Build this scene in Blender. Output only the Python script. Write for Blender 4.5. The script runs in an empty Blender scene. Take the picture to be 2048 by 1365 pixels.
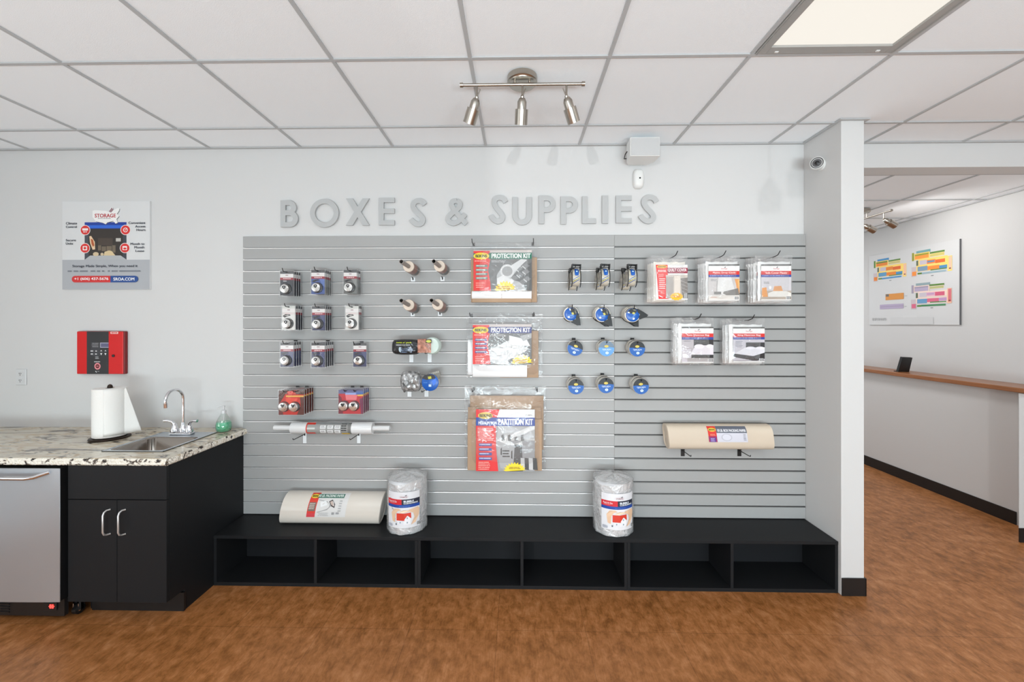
import bpy, math, random
from mathutils import Vector, Matrix
random.seed(7)
PI = math.pi
SC = bpy.context.scene
COL = SC.collection

# ------------------------------------------------------------------ camera
HC = 1.548                      # camera height above the floor
F, CX, CY, TH = 810.1, 1019.8, 650.3, 0.0187
D = 2.656                       # back wall plane
CEIL = 2.717
cam_d = bpy.data.cameras.new('camera')
cam = bpy.data.objects.new('camera', cam_d); COL.objects.link(cam)
cam.location = (0, 0, HC); cam.rotation_euler = (PI/2, 0, TH)
cam_d.sensor_width = 36; cam_d.lens = F*36/2048
cam_d.shift_x = (1024-CX)/2048; cam_d.shift_y = (CY-682.5)/2048
cam_d.clip_start = 0.05
SC.camera = cam
SC.view_settings.view_transform = 'Standard'; SC.view_settings.look = 'None'
SC.view_settings.gamma = 1; SC.view_settings.use_curve_mapping = False
SC.view_settings.exposure = -0.08

# ------------------------------------------------------------------ world and large lights
w = bpy.data.worlds.new('daylight'); SC.world = w; w.use_nodes = True
w.node_tree.nodes['Background'].inputs[0].default_value = (0.85, 0.92, 1.0, 1)
w.node_tree.nodes['Background'].inputs[1].default_value = 0.6

def area(name, loc, rot, sx, sy, power, col=(1, 1, 1), spread=PI):
    l = bpy.data.lights.new(name, 'AREA'); l.shape = 'RECTANGLE'; l.size = sx; l.size_y = sy
    l.energy = power; l.color = col; l.spread = spread
    o = bpy.data.objects.new(name, l); COL.objects.link(o); o.location = loc; o.rotation_euler = rot
    return o
area('window_daylight', (0.6, -3.45, 1.35), (PI/2, 0, 0), 4.2, 2.3, 10, (0.95, 0.98, 1.0))
area('side_fill', (-3.92, -0.6, 1.5), (0, -PI/2-.5, 0), 2.2, 3.0, 40, (0.93, 0.98, 1.0))  # added fill lamp; the left wall has no window
area('side_fill', (5.42, -0.4, 1.5), (0, PI/2+.5, 0), 2.2, 4.2, 12, (0.93, 0.98, 1.0))  # added fill lamp; the right wall is solid too
area('hall_end_fill', (3.0, 7.8, 1.5), (-PI/2, 0, 0), 1.8, 2.0, 30, (.8, .93, 1))  # added fill lamp before the closed end wall of the hall
area('ceiling_fill', (0.5, -3.3, 0.3), (PI/2+1.15, 0, 0), 4.2, 0.9, 370, (0.79, 0.94, 1.0))  # added upward fill that brightens the ceiling
def spot(name, loc, target, power, cone, blend, radius, col=(1, 1, 1)):
    l = bpy.data.lights.new(name, 'SPOT'); l.energy = power; l.spot_size = cone; l.spot_blend = blend
    l.shadow_soft_size = radius; l.color = col
    o = bpy.data.objects.new(name, l); COL.objects.link(o); o.location = loc
    o.rotation_euler = (Vector(target)-Vector(loc)).to_track_quat('-Z', 'Y').to_euler()
    return o
# sunlight thrown back from a car outside: comes in low through the shop window
spot('reflected_sunlight', (-2.27, -6.0, 1.42), (1.0, 2.6, 2.2), 470, 1.0, 0.25, 0.03)

# ------------------------------------------------------------------ helpers: pixels of the photograph <-> the place
def W(px, py, Y):
    a = (px-CX)/F; c, s = math.cos(TH), math.sin(TH)
    t = Y/(a*s+c)
    return t*(a*c-s), HC - t*(py-CY)/F
def G(px, py, z):
    a = (px-CX)/F; c, s = math.cos(TH), math.sin(TH)
    t = (HC-z)*F/(py-CY)
    return t*(a*c-s), t*(a*s+c)
def onX(px, py, X):
    a = (px-CX)/F; c, s = math.cos(TH), math.sin(TH)
    t = X/(a*c-s)
    return t*(a*s+c), HC - t*(py-CY)/F

# ------------------------------------------------------------------ materials
def lin(c):
    c = c/255.0
    return c/12.92 if c <= 0.04045 else ((c+0.055)/1.055)**2.4
def rgb(r, g, b): return (lin(r), lin(g), lin(b), 1)
MATS = {}
def mat(name, col, rough=0.5, metal=0.0, bump=0.0, bscale=80, coat=0.0, var=0.0, vscale=3.0, stretch=(1, 1, 1), spec=None):
    if name in MATS: return MATS[name]
    m = bpy.data.materials.new(name); m.use_nodes = True; nt = m.node_tree; b = nt.nodes['Principled BSDF']
    b.inputs['Base Color'].default_value = col; b.inputs['Roughness'].default_value = rough
    b.inputs['Metallic'].default_value = metal; b.inputs['Coat Weight'].default_value = coat
    if spec is not None: b.inputs['Specular IOR Level'].default_value = spec
    if bump or var:
        tc = nt.nodes.new('ShaderNodeTexCoord'); mp = nt.nodes.new('ShaderNodeMapping'); mp.inputs['Scale'].default_value = stretch
        nt.links.new(tc.outputs['Object'], mp.inputs['Vector'])
    if bump:
        n = nt.nodes.new('ShaderNodeTexNoise'); n.inputs['Scale'].default_value = bscale; n.inputs['Detail'].default_value = 4
        nt.links.new(mp.outputs[0], n.inputs['Vector'])
        bp = nt.nodes.new('ShaderNodeBump'); bp.inputs['Strength'].default_value = bump; bp.inputs['Distance'].default_value = 0.003
        nt.links.new(n.outputs[0], bp.inputs['Height']); nt.links.new(bp.outputs[0], b.inputs['Normal'])
    if var:
        n = nt.nodes.new('ShaderNodeTexNoise'); n.inputs['Scale'].default_value = vscale; n.inputs['Detail'].default_value = 5
        nt.links.new(mp.outputs[0], n.inputs['Vector'])
        cr = nt.nodes.new('ShaderNodeValToRGB'); cr.color_ramp.elements[0].position = 0.3; cr.color_ramp.elements[1].position = 0.7
        cr.color_ramp.elements[0].color = tuple(x*(1-var) for x in col[:3])+(1,); cr.color_ramp.elements[1].color = tuple(min(1, x*(1+var)) for x in col[:3])+(1,)
        nt.links.new(n.outputs[0], cr.inputs[0]); nt.links.new(cr.outputs[0], b.inputs['Base Color'])
    MATS[name] = m
    return m
def ink(c, rough=0.45):
    return mat('ink_%d_%d_%d' % tuple(c[:3]), rgb(*c[:3]), rough)
def clear(name, white=0.08, gloss=0.25, rough=0.12, bump=0.6, bscale=18, tint=(1, 1, 1), stretch=(1, 1, 1), dist=0.01):
    if name in MATS: return MATS[name]
    m = bpy.data.materials.new(name); m.use_nodes = True; nt = m.node_tree
    for n in list(nt.nodes):
        if n.type == 'BSDF_PRINCIPLED': nt.nodes.remove(n)
    out = nt.nodes['Material Output']
    tr = nt.nodes.new('ShaderNodeBsdfTransparent'); tr.inputs[0].default_value = (*tint, 1)
    gl = nt.nodes.new('ShaderNodeBsdfGlossy'); gl.inputs['Roughness'].default_value = rough
    df = nt.nodes.new('ShaderNodeBsdfDiffuse'); df.inputs[0].default_value = (0.9, 0.9, 0.9, 1)
    lw = nt.nodes.new('ShaderNodeLayerWeight'); lw.inputs[0].default_value = 0.35
    tc = nt.nodes.new('ShaderNodeTexCoord'); mp = nt.nodes.new('ShaderNodeMapping'); mp.inputs['Scale'].default_value = stretch
    nz = nt.nodes.new('ShaderNodeTexNoise'); nz.inputs['Scale'].default_value = bscale; nz.inputs['Detail'].default_value = 3; nz.inputs['Distortion'].default_value = 1.2
    bp = nt.nodes.new('ShaderNodeBump'); bp.inputs['Strength'].default_value = bump; bp.inputs['Distance'].default_value = dist
    nt.links.new(tc.outputs['Object'], mp.inputs[0]); nt.links.new(mp.outputs[0], nz.inputs['Vector']); nt.links.new(nz.outputs[0], bp.inputs['Height'])
    for n in (gl, df): nt.links.new(bp.outputs[0], n.inputs['Normal'])
    nt.links.new(bp.outputs[0], lw.inputs['Normal'])
    mul = nt.nodes.new('ShaderNodeMath'); mul.operation = 'MULTIPLY_ADD'; mul.inputs[1].default_value = gloss*2; mul.inputs[2].default_value = gloss*0.35; mul.use_clamp = True
    nt.links.new(lw.outputs['Facing'], mul.inputs[0])
    m1 = nt.nodes.new('ShaderNodeMixShader'); m1.inputs[0].default_value = white
    nt.links.new(tr.outputs[0], m1.inputs[1]); nt.links.new(df.outputs[0], m1.inputs[2])
    m2 = nt.nodes.new('ShaderNodeMixShader'); nt.links.new(mul.outputs[0], m2.inputs[0])
    nt.links.new(m1.outputs[0], m2.inputs[1]); nt.links.new(gl.outputs[0], m2.inputs[2])
    nt.links.new(m2.outputs[0], out.inputs[0]); MATS[name] = m
    return m

M_WALL = mat('wall_paint', rgb(207, 206, 205), 0.6, bump=0.08, bscale=260)
M_TILE = mat('ceiling_tile', rgb(243, 246, 249), 0.9, bump=0.25, bscale=300)
M_TBAR = mat('ceiling_grid_metal', rgb(182, 183, 184), 0.5)
M_BLACKB = mat('rubber_baseboard', rgb(22, 22, 23), 0.4)
M_SLAT = mat('slatwall_laminate', rgb(162, 162, 161), 0.42, bump=0.03, bscale=200)
M_ALU = mat('aluminium_insert', rgb(250, 250, 250), 0.3, 0.6)  # near-white colour paints in the window reflections on the wide panel's inserts
M_ALU2 = mat('shaded_aluminium_insert', rgb(112, 113, 112), 0.4, 0.8)  # same metal, darkened in colour where the inserts catch no window light
M_BLK = mat('black_laminate', rgb(28, 29, 31), 0.5, bump=0.05, bscale=150, spec=.2)
M_BLKIN = mat('black_cubby_board', rgb(25, 26, 29), 0.55, spec=.25)
M_STEEL = mat('brushed_steel', rgb(196, 202, 208), 0.34, 0.75, bump=0.05, bscale=60, stretch=(0.02, 1, 30))
M_CHROME = mat('chrome', rgb(225, 225, 228), 0.06, 1.0)
M_NICKEL = mat('brushed_nickel', rgb(176, 170, 161), 0.28, 1.0)
M_HOOK = mat('black_wire', rgb(18, 18, 18), 0.35)
M_WHITEP = mat('white_plastic', rgb(225, 225, 223), 0.4)
M_LETTER = mat('letter_grey', rgb(180, 181, 181), 0.45)
M_CARDB = mat('brown_cardboard', rgb(176, 148, 122), 0.85, var=0.08, vscale=6)
M_FOAM = mat('white_foam', rgb(235, 235, 236), 0.7, bump=0.2, bscale=30)
M_PAPER = mat('cream_paper', rgb(208, 193, 174), 0.45, bump=0.15, bscale=8, var=0.04)
M_PAPER2 = mat('shiny_newsprint', rgb(214, 206, 196), 0.25, bump=0.1, bscale=8, coat=0.5)
M_BLKPL = mat('black_plastic', rgb(24, 24, 25), 0.35)
M_BLUEPL = mat('blue_plastic', rgb(10, 88, 176), 0.3)
M_TAPE = mat('clear_tape_roll', rgb(222, 216, 204), 0.3, var=0.12, vscale=40)
M_RED = mat('red_enamel', rgb(205, 16, 18), 0.35)
M_BAG = clear('clear_bag', 0.06, 0.16, 0.12, 0.8, 14)
M_BLISTER = clear('clear_blister', 0.012, 0.13, 0.06, 0.12, 14)
M_BUBBLE = None

# ------------------------------------------------------------------ mesh builder
class MB:
    def __init__(s): s.v = []; s.f = []; s.m = []; s.mats = []; s.M = Matrix.Identity(4)
    def slot(s, m):
        if m not in s.mats: s.mats.append(m)
        return s.mats.index(m)
    def add(s, vs, fs, m):
        k = len(s.v); i = s.slot(m)
        s.v += [tuple(s.M @ Vector(p)) for p in vs]
        s.f += [tuple(k+j for j in f) for f in fs]; s.m += [i]*len(fs)
    def box(s, a, b, m, bev=0.0):
        x0, y0, z0 = [min(p, q) for p, q in zip(a, b)]; x1, y1, z1 = [max(p, q) for p, q in zip(a, b)]
        if bev <= 0:
            s.add([(x0,y0,z0),(x1,y0,z0),(x1,y1,z0),(x0,y1,z0),(x0,y0,z1),(x1,y0,z1),(x1,y1,z1),(x0,y1,z1)],
                  [(0,3,2,1),(4,5,6,7),(0,1,5,4),(1,2,6,5),(2,3,7,6),(3,0,4,7)], m); return
        e = min(bev, (x1-x0)/2.01, (y1-y0)/2.01, (z1-z0)/2.01); vs = []; idx = {}
        for ix, X in ((0, x0), (1, x1)):
            for iy, Y in ((0, y0), (1, y1)):
                for iz, Z in ((0, z0), (1, z1)):
                    sx, sy, sz = (1-2*ix)*e, (1-2*iy)*e, (1-2*iz)*e
                    for ax, p in enumerate(((X, Y+sy, Z+sz), (X+sx, Y, Z+sz), (X+sx, Y+sy, Z))):
                        idx[(ix, iy, iz, ax)] = len(vs); vs.append(p)
        fs = []
        for ax in range(3):
            for k in (0, 1):
                q = []
                for (a_, b_) in ((0,0),(1,0),(1,1),(0,1)):
                    c = [0,0,0]; c[ax] = k; o = [t for t in range(3) if t != ax]; c[o[0]] = a_; c[o[1]] = b_
                    q.append(idx[(*c, ax)])
                fs.append(tuple(q))
        for ax in range(3):
            o = [t for t in range(3) if t != ax]
            for a_ in (0,1):
                for b_ in (0,1):
                    q = []
                    for k in (0,1):
                        c = [0,0,0]; c[ax] = k; c[o[0]] = a_; c[o[1]] = b_
                        q.append((idx[(*c, o[0])], idx[(*c, o[1])]))
                    fs.append((q[0][0], q[0][1], q[1][1], q[1][0]))
        for ix in (0,1):
            for iy in (0,1):
                for iz in (0,1): fs.append(tuple(idx[(ix,iy,iz,ax)] for ax in range(3)))
        s.add(vs, fs, m)
    def lathe(s, prof, c, ax, m, n=24, cap=True):
        ax = Vector(ax).normalized(); u = ax.orthogonal().normalized(); v = ax.cross(u); c = Vector(c)
        vs = []; fs = []
        for (r, h) in prof:
            for k in range(n):
                t = 2*PI*k/n; vs.append(c+ax*h+(u*math.cos(t)+v*math.sin(t))*r)
        for i in range(len(prof)-1):
            for k in range(n):
                a = i*n+k; b = i*n+(k+1) % n; fs.append((a, b, b+n, a+n))
        if cap:
            fs.append(tuple(reversed(range(n)))); fs.append(tuple(range((len(prof)-1)*n, len(prof)*n)))
        s.add(vs, fs, m)
    def cyl(s, a, b, r, m, n=20, r2=None):
        a = Vector(a); b = Vector(b); s.lathe([(r, 0), (r if r2 is None else r2, (b-a).length)], a, b-a, m, n)
    def tube(s, pts, r, m, n=10):
        P = [Vector(p) for p in pts]; rr = r if isinstance(r, (list, tuple)) else [r]*len(P)
        vs = []; fs = []; u = None
        for i, p in enumerate(P):
            t = (P[min(i+1, len(P)-1)]-P[max(i-1, 0)]).normalized()
            if u is None: u = t.orthogonal().normalized()
            u = (u-t*u.dot(t)).normalized(); v = t.cross(u)
            for k in range(n):
                a = 2*PI*k/n; vs.append(p+(u*math.cos(a)+v*math.sin(a))*rr[i])
        for i in range(len(P)-1):
            for k in range(n):
                a = i*n+k; b = i*n+(k+1) % n; fs.append((a, b, b+n, a+n))
        fs.append(tuple(reversed(range(n)))); fs.append(tuple(range((len(P)-1)*n, len(P)*n)))
        s.add(vs, fs, m)
    def prism(s, poly, y0, y1, m):            # polygon in XZ extruded along Y
        n = len(poly); vs = [(x, y0, z) for x, z in poly]+[(x, y1, z) for x, z in poly]
        fs = [tuple(range(n)), tuple(reversed(range(n, 2*n)))]+[(k, k+n, (k+1) % n+n, (k+1) % n) for k in range(n)]
        s.add(vs, fs, m)
    def prismx(s, poly, x0, x1, m):           # polygon in YZ extruded along X
        n = len(poly); vs = [(x0, y, z) for y, z in poly]+[(x1, y, z) for y, z in poly]
        fs = [tuple(range(n)), tuple(reversed(range(n, 2*n)))]+[(k, k+n, (k+1) % n+n, (k+1) % n) for k in range(n)]
        s.add(vs, fs, m)
    def grid(s, fn, nu, nv, m, close_u=False):
        vs = [fn(i/nu, j/nv) for j in range(nv+1) for i in range(nu+1)]; fs = []
        for j in range(nv):
            for i in range(nu): a = j*(nu+1)+i; fs.append((a, a+1, a+nu+2, a+nu+1))
        s.add(vs, fs, m)
    def build(s, name, parent=None, smooth=False, loc=None):
        me = bpy.data.meshes.new(name); me.from_pydata(s.v, [], s.f)
        for m in s.mats: me.materials.append(m)
        me.polygons.foreach_set('material_index', s.m)
        me.validate(); me.update()
        import bmesh
        if smooth is not None:
            bm = bmesh.new(); bm.from_mesh(me)
            bmesh.ops.recalc_face_normals(bm, faces=bm.faces); bm.to_mesh(me); bm.free()
        if smooth:
            me.polygons.foreach_set('use_smooth', [True]*len(me.polygons))
            me.set_sharp_from_angle(angle=math.radians(40))
        o = bpy.data.objects.new(name, me); COL.objects.link(o)
        if parent: o.parent = parent
        if loc: o.location = loc
        return o
def one(name, fn, parent=None, smooth=False, **k):
    b = MB(); fn(b); return b.build(name, parent, smooth, **k)
def tag(o, label, cat, group=None):
    o['label'] = label; o['category'] = cat
    if group: o['group'] = group
    return o
def thing(name, label, cat, loc=(0, 0, 0), group=None):
    o = bpy.data.objects.new(name, None); COL.objects.link(o); o.location = loc; o.empty_display_size = 0.05
    return tag(o, label, cat, group)
def struct(o): o['kind'] = 'structure'; return o
def dup(o, parent=None):
    c = o.copy(); COL.objects.link(c); c.parent = parent
    if parent: c.matrix_parent_inverse = o.matrix_parent_inverse.copy()
    for ch in list(o.children): dup(ch, c)
    return c
class Proto:
    def __init__(s, root): s.root = root; s.used = False
    def place(s, loc, label, group=None, rot=None):
        o = s.root if not s.used else dup(s.root); s.used = True
        o.location = loc; o['label'] = label
        if rot: o.rotation_euler = rot
        if group: o['group'] = group
        return o

# ------------------------------------------------------------------ printed graphics (flat inks stacked 0.2 mm apart)
TXT = {}
def text_tris(s, bold):
    k = (s, bold)
    if k in TXT: return TXT[k]
    cu = bpy.data.curves.new('lettering', 'FONT'); cu.body = s; cu.size = 1; cu.resolution_u = 3
    cu.fill_mode = 'FRONT'
    ob = bpy.data.objects.new('lettering', cu); COL.objects.link(ob)
    me = bpy.data.meshes.new_from_object(ob)
    vs = [(v.co.x, v.co.y, 0) for v in me.vertices]; fs = [tuple(p.vertices) for p in me.polygons]
    bpy.data.objects.remove(ob); bpy.data.curves.remove(cu); bpy.data.meshes.remove(me)
    if bold:                                   # heavier weight: the same outlines struck again slightly shifted
        n0 = len(vs); d = bold*.7; V = []; Fs = []
        for k, (dx, dy) in enumerate(((-d, -d*.6), (d, -d*.6), (-d, d*.6), (d, d*.6), (0, 0))):
            V += [(x+dx, y+dy, k) for x, y, _ in vs]; Fs += [tuple(i+k*n0 for i in f) for f in fs]
        vs, fs = V, Fs
    xs = [v[0] for v in vs]; ys = [v[1] for v in vs]; x0, x1, y0, y1 = min(xs), max(xs), min(ys), max(ys)
    vs = [((x-x0)/(x1-x0), (y-y0)/(y1-y0), k) for x, y, k in vs]
    TXT[k] = (vs, fs); return TXT[k]
class Art:
    """Ink shapes given in the units of a reference frame (x0,y0)-(x1,y1), y down; laid on a w x h sheet centred on (0,0)."""
    def __init__(s, frame, w, h, warp=None, nu=1, nv=1, eps=0.00004):
        s.fr = frame; s.w = w; s.h = h; s.b = MB(); s.k = 0; s.warp = warp; s.nu = nu; s.nv = nv; s.eps = eps
    def P(s, x, y, z=0.0):
        x0, y0, x1, y1 = s.fr
        u = ((x-x0)/(x1-x0)-0.5)*s.w; v = (0.5-(y-y0)/(y1-y0))*s.h
        return s.warp(u, v, s.k*s.eps+z) if s.warp else (u, -s.k*s.eps-z, v)
    def rect(s, x0, y0, x1, y1, c):
        s.k += 1
        nu = max(1, int(round(s.nu*abs(x1-x0)/abs(s.fr[2]-s.fr[0])))) if s.warp else 1
        nv = max(1, int(round(s.nv*abs(y1-y0)/abs(s.fr[3]-s.fr[1])))) if s.warp else 1
        s.b.grid(lambda a, b: s.P(x0+(x1-x0)*a, y1+(y0-y1)*b), nu, nv, ink(c) if isinstance(c, tuple) else c)
    def poly(s, pts, c):
        s.k += 1
        s.b.add([s.P(x, y) for x, y in pts], [tuple(reversed(range(len(pts))))], ink(c) if isinstance(c, tuple) else c)
    def ell(s, x, y, rx, ry, c, n=28):
        s.poly([(x+rx*math.cos(2*PI*k/n), y+ry*math.sin(2*PI*k/n)) for k in range(n)], c)
    def star(s, x, y, rx, ry, c, n=18, inner=0.8, a0=0, a1=2*PI):
        pts = []
        for k in range(2*n):
            t = a0+(a1-a0)*k/(2*n); q = 1 if k % 2 else inner
            pts.append((x+rx*q*math.cos(t), y+ry*q*math.sin(t)))
        s.k += 1
        P = [s.P(x, y)]+[s.P(*p) for p in pts]; n2 = len(pts)
        s.b.add(P, [(0, 1+(k+1) % n2, 1+k) for k in range(n2)], ink(c))
    def text(s, t, x0, y0, x1, y1, c, bold=0.0, slant=0.0, dy=0.0):
        s.k += 1; vs, fs = text_tris(t, bold); e = max(s.eps*.2, .000016)
        s.b.add([s.P(x0+(x1-x0)*u+slant*v*(y1-y0), y1+(y0-y1)*v+dy*u, k*e) for u, v, k in vs], fs, ink(c)); s.k += 0 if s.eps > .0001 else 2
    def lines(s, x0, y0, x1, n, dy, c, th=0.45, rag=0.2, words=5, right=False):
        """rows of illegible small print"""
        s.k += 1; r = random.Random(int(x0*7+y0*13+n))
        for i in range(n):
            L = (x1-x0)*(1-rag*r.random()); a = x1-L if right else x0; y = y0+i*dy
            cuts = sorted([r.random() for _ in range(words-1)]); cuts = [0]+cuts+[1]
            for p, q in zip(cuts, cuts[1:]):
                X0 = a+L*p; X1 = a+L*q-(x1-x0)*0.025
                if X1 > X0: s.b.add([s.P(X0, y+dy*th), s.P(X1, y+dy*th), s.P(X1, y), s.P(X0, y)], [(0, 1, 2, 3)], ink(c))
    def barcode(s, x0, y0, x1, y1, c=(30, 30, 30)):
        s.rect(x0, y0, x1, y1, (235, 235, 235)); s.k += 1; n = 9
        for i in range(n):
            a = x0+(x1-x0)*(i+0.6)/(n+0.5); q = (x1-x0)*(0.03+0.03*(i*7 % 3))
            s.b.add([s.P(a, y1), s.P(a+q, y1), s.P(a+q, y0), s.P(a, y0)], [(0, 1, 2, 3)], ink(c))
    def build(s, name, parent=None, loc=None): return s.b.build(name, parent, None, loc)

# ------------------------------------------------------------------ the room
XL, XR, YB, YH = -4.0, 5.5, -3.3, 8.0
STX0, STX1, STY = 1.852, 1.981, 2.352           # stub wall
HY = 2.786                                      # far face of the back wall and header
HCEIL = HC+1.088
# floor
def floor_mat():
    m = bpy.data.materials.new('brown_vinyl_tile'); m.use_nodes = True; nt = m.node_tree; b = nt.nodes['Principled BSDF']; L = nt.links.new
    tc = nt.nodes.new('ShaderNodeTexCoord')
    mp = nt.nodes.new('ShaderNodeMapping'); mp.inputs['Rotation'].default_value = (0, 0, 0.12); mp.inputs['Scale'].default_value = (1.7, 1.1, 1)
    L(tc.outputs['Object'], mp.inputs[0])
    n1 = nt.nodes.new('ShaderNodeTexNoise'); n1.inputs['Scale'].default_value = 11; n1.inputs['Detail'].default_value = 8; n1.inputs['Roughness'].default_value = 0.72; n1.inputs['Distortion'].default_value = 0.25
    L(mp.outputs[0], n1.inputs['Vector'])
    n2 = nt.nodes.new('ShaderNodeTexNoise'); n2.inputs['Scale'].default_value = 2.2; n2.inputs['Detail'].default_value = 3
    L(tc.outputs['Object'], n2.inputs['Vector'])
    mp3 = nt.nodes.new('ShaderNodeMapping'); mp3.inputs['Rotation'].default_value = (0, 0, 0.18); mp3.inputs['Scale'].default_value = (70, 6, 1)
    L(tc.outputs['Object'], mp3.inputs[0])
    n3 = nt.nodes.new('ShaderNodeTexNoise'); n3.inputs['Scale'].default_value = 2.5; n3.inputs['Detail'].default_value = 2
    L(mp3.outputs[0], n3.inputs['Vector'])
    a = nt.nodes.new('ShaderNodeMath'); a.operation = 'MULTIPLY_ADD'; a.inputs[1].default_value = 0.25; L(n2.outputs[0], a.inputs[0]); L(n1.outputs[0], a.inputs[2])
    a2 = nt.nodes.new('ShaderNodeMath'); a2.operation = 'MULTIPLY_ADD'; a2.inputs[1].default_value = 0.2; L(n3.outputs[0], a2.inputs[0]); L(a.outputs[0], a2.inputs[2])
    cr = nt.nodes.new('ShaderNodeValToRGB'); e = cr.color_ramp.elements
    e[0].position = 0.42; e[0].color = rgb(104, 62, 28); e[1].position = 1.0; e[1].color = rgb(200, 142, 96)
    k = e.new(0.62); k.color = rgb(142, 90, 46); k = e.new(0.76); k.color = rgb(168, 109, 62)
    L(a2.outputs[0], cr.inputs[0])
    br = nt.nodes.new('ShaderNodeTexBrick'); br.offset = 0; br.inputs['Color1'].default_value = (1, 1, 1, 1); br.inputs['Color2'].default_value = (0.93, 0.93, 0.93, 1)
    br.inputs['Mortar'].default_value = (0.6, 0.6, 0.6, 1); br.inputs['Scale'].default_value = 1; br.inputs['Mortar Size'].default_value = 0.0015
    br.inputs['Brick Width'].default_value = 0.4475; br.inputs['Row Height'].default_value = 0.4475
    mb = nt.nodes.new('ShaderNodeMapping'); mb.inputs['Location'].default_value = (-1.687, -2.05, 0); L(tc.outputs['Object'], mb.inputs[0]); L(mb.outputs[0], br.inputs[0])
    mx = nt.nodes.new('ShaderNodeMix'); mx.data_type = 'RGBA'; mx.blend_type = 'MULTIPLY'; mx.inputs[0].default_value = 0.8
    L(cr.outputs[0], mx.inputs[6]); L(br.outputs[0], mx.inputs[7]); L(mx.outputs[2], b.inputs['Base Color'])
    b.inputs['Roughness'].default_value = 0.38; b.inputs['Specular IOR Level'].default_value = 0.35
    bp = nt.nodes.new('ShaderNodeBump'); bp.inputs['Strength'].default_value = 0.12; bp.inputs['Distance'].default_value = 0.002
    L(a2.outputs[0], bp.inputs['Height']); L(bp.outputs[0], b.inputs['Normal'])
    return m
struct(one('floor', lambda b: b.box((XL-.1, YB-.1, -0.08), (XR+.1, YH+.1, 0), floor_mat())))
# walls
struct(one('wall_back', lambda b: b.box((XL, D, 0), (STX1, HY, CEIL), M_WALL)))
struct(one('wall_stub', lambda b: b.box((STX0, STY, 0), (STX1, D, CEIL), M_WALL, 0.002)))
struct(one('wall_header', lambda b: b.box((STX1, D, HC+1.015), (XR, HY, CEIL), M_WALL)))
struct(one('wall_left', lambda b: b.box((XL-.1, YB, 0), (XL, HY, CEIL), M_WALL)))
struct(one('wall_right', lambda b: b.box((XR, YB, 0), (XR+.1, HY, CEIL), M_WALL)))
def rear(b):
    x0, x1, z0, z1 = -1.64, 4.7, 0.25, 2.55
    b.box((XL, YB-.12, 0), (x0, YB, CEIL), M_WALL); b.box((x1, YB-.12, 0), (XR, YB, CEIL), M_WALL)
    b.box((x0, YB-.12, 0), (x1, YB, z0), M_WALL); b.box((x0, YB-.12, z1), (x1, YB, CEIL), M_WALL)
struct(one('wall_front', rear))
# hall
LX, UX = 3.86, 4.095
PC = G(2038, 1084.6, 0); PY = onX(2037, 900, LX)[0]
struct(one('wall_hall_left', lambda b: b.box((STX0, HY, 0), (STX1, YH, HCEIL), M_WALL)))
struct(one('wall_hall_lower', lambda b: b.box((LX, PY+.001, 0), (UX, YH, HC-0.518), M_WALL)))
struct(one('wall_hall_upper', lambda b: b.box((UX, HY, 0), (UX+.1, YH, HCEIL), M_WALL)))
struct(one('wall_hall_end', lambda b: b.box((STX0, YH, 0), (UX+.1, YH+.1, HCEIL), M_WALL)))
def pier(b):
    p = [PC, (LX, PY), (UX-.001, PY), (UX-.001, PC[1])]
    n = 4; z1 = HC-0.518
    b.add([(x, y, 0) for x, y in p]+[(x, y, z1) for x, y in p], [(3, 2, 1, 0), (4, 5, 6, 7)]+[(k, (k+1) % 4, (k+1) % 4+4, k+4) for k in range(4)], M_WALL)
struct(one('wall_hall_pier', pier))
struct(one('baseboard_pier', lambda b: b.box((PC[0]-.003, PC[1]-.008, 0), (UX, PC[1]-.0005, 0.1), M_BLACKB)))
struct(one('baseboard_hall', lambda b: b.box((LX-.008, PY+.01, 0), (LX-.0005, YH, 0.1), M_BLACKB)))
def bstub(b):
    b.box((STX0-.0005, STY-.008, 0), (STX1+.008, STY-.0005, 0.102), M_BLACKB, 0.002)
    b.box((STX1+.0005, STY-.008, 0), (STX1+.008, HY, 0.102), M_BLACKB, 0.002)
struct(one('baseboard_stub', bstub))
# ceilings: lay-in tiles on a T grid
X0G, AG, T = -3.256, 0.2727, 0.6096
def ceiling(b):
    lx = [X0G+T*k for k in range(-1, 15)]; ly = [D-AG-T*k for k in range(0, 10)]
    holes = [(X0G+7*T, D-AG-3*T, X0G+8*T, D-AG-T)]
    xs = [XL]+[x for x in lx if XL < x < XR]+[XR]; ys = [YB]+sorted(y for y in ly if y > YB)+[D]
    for i in range(len(xs)-1):
        for j in range(len(ys)-1):
            cx, cy = (xs[i]+xs[i+1])/2, (ys[j]+ys[j+1])/2
            if any(h[0] < cx < h[2] and h[1] < cy < h[3] for h in holes): continue
            if xs[i] > STX0-.7 and xs[i+1] < STX0: pass
            b.box((xs[i]+.001, ys[j]+.001, CEIL+0.006), (xs[i+1]-.001, ys[j+1]-.001, CEIL+0.02), M_TILE)
    hx = holes[0]
    for x in xs[1:-1]:
        if hx[0]+.01 < x < hx[2]-.01: continue
        b.box((x-.008, YB, CEIL-.0005), (x+.008, D, CEIL+.0055), M_TBAR)
    for y in ys[1:-1]:
        segs = [(XL, XR)]
        if abs(y-(D-AG-2*T)) < .01: segs = [(XL, hx[0]), (hx[2], XR)]
        for a, c in segs: b.box((a, y-.008, CEIL-.0008), (c, y+.008, CEIL+.005), M_TBAR)
    b.box((XL, D-.022, CEIL-.0012), (XR, D, CEIL+.004), M_TBAR)
    b.box((STX0-.02, STY-.02, CEIL-.0015), (STX1+.02, D, CEIL+.003), M_TBAR)
    b.box((XL, YB, CEIL+.1), (XR, HY, CEIL+.14), M_TILE)
struct(one('ceiling', ceiling))
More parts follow.
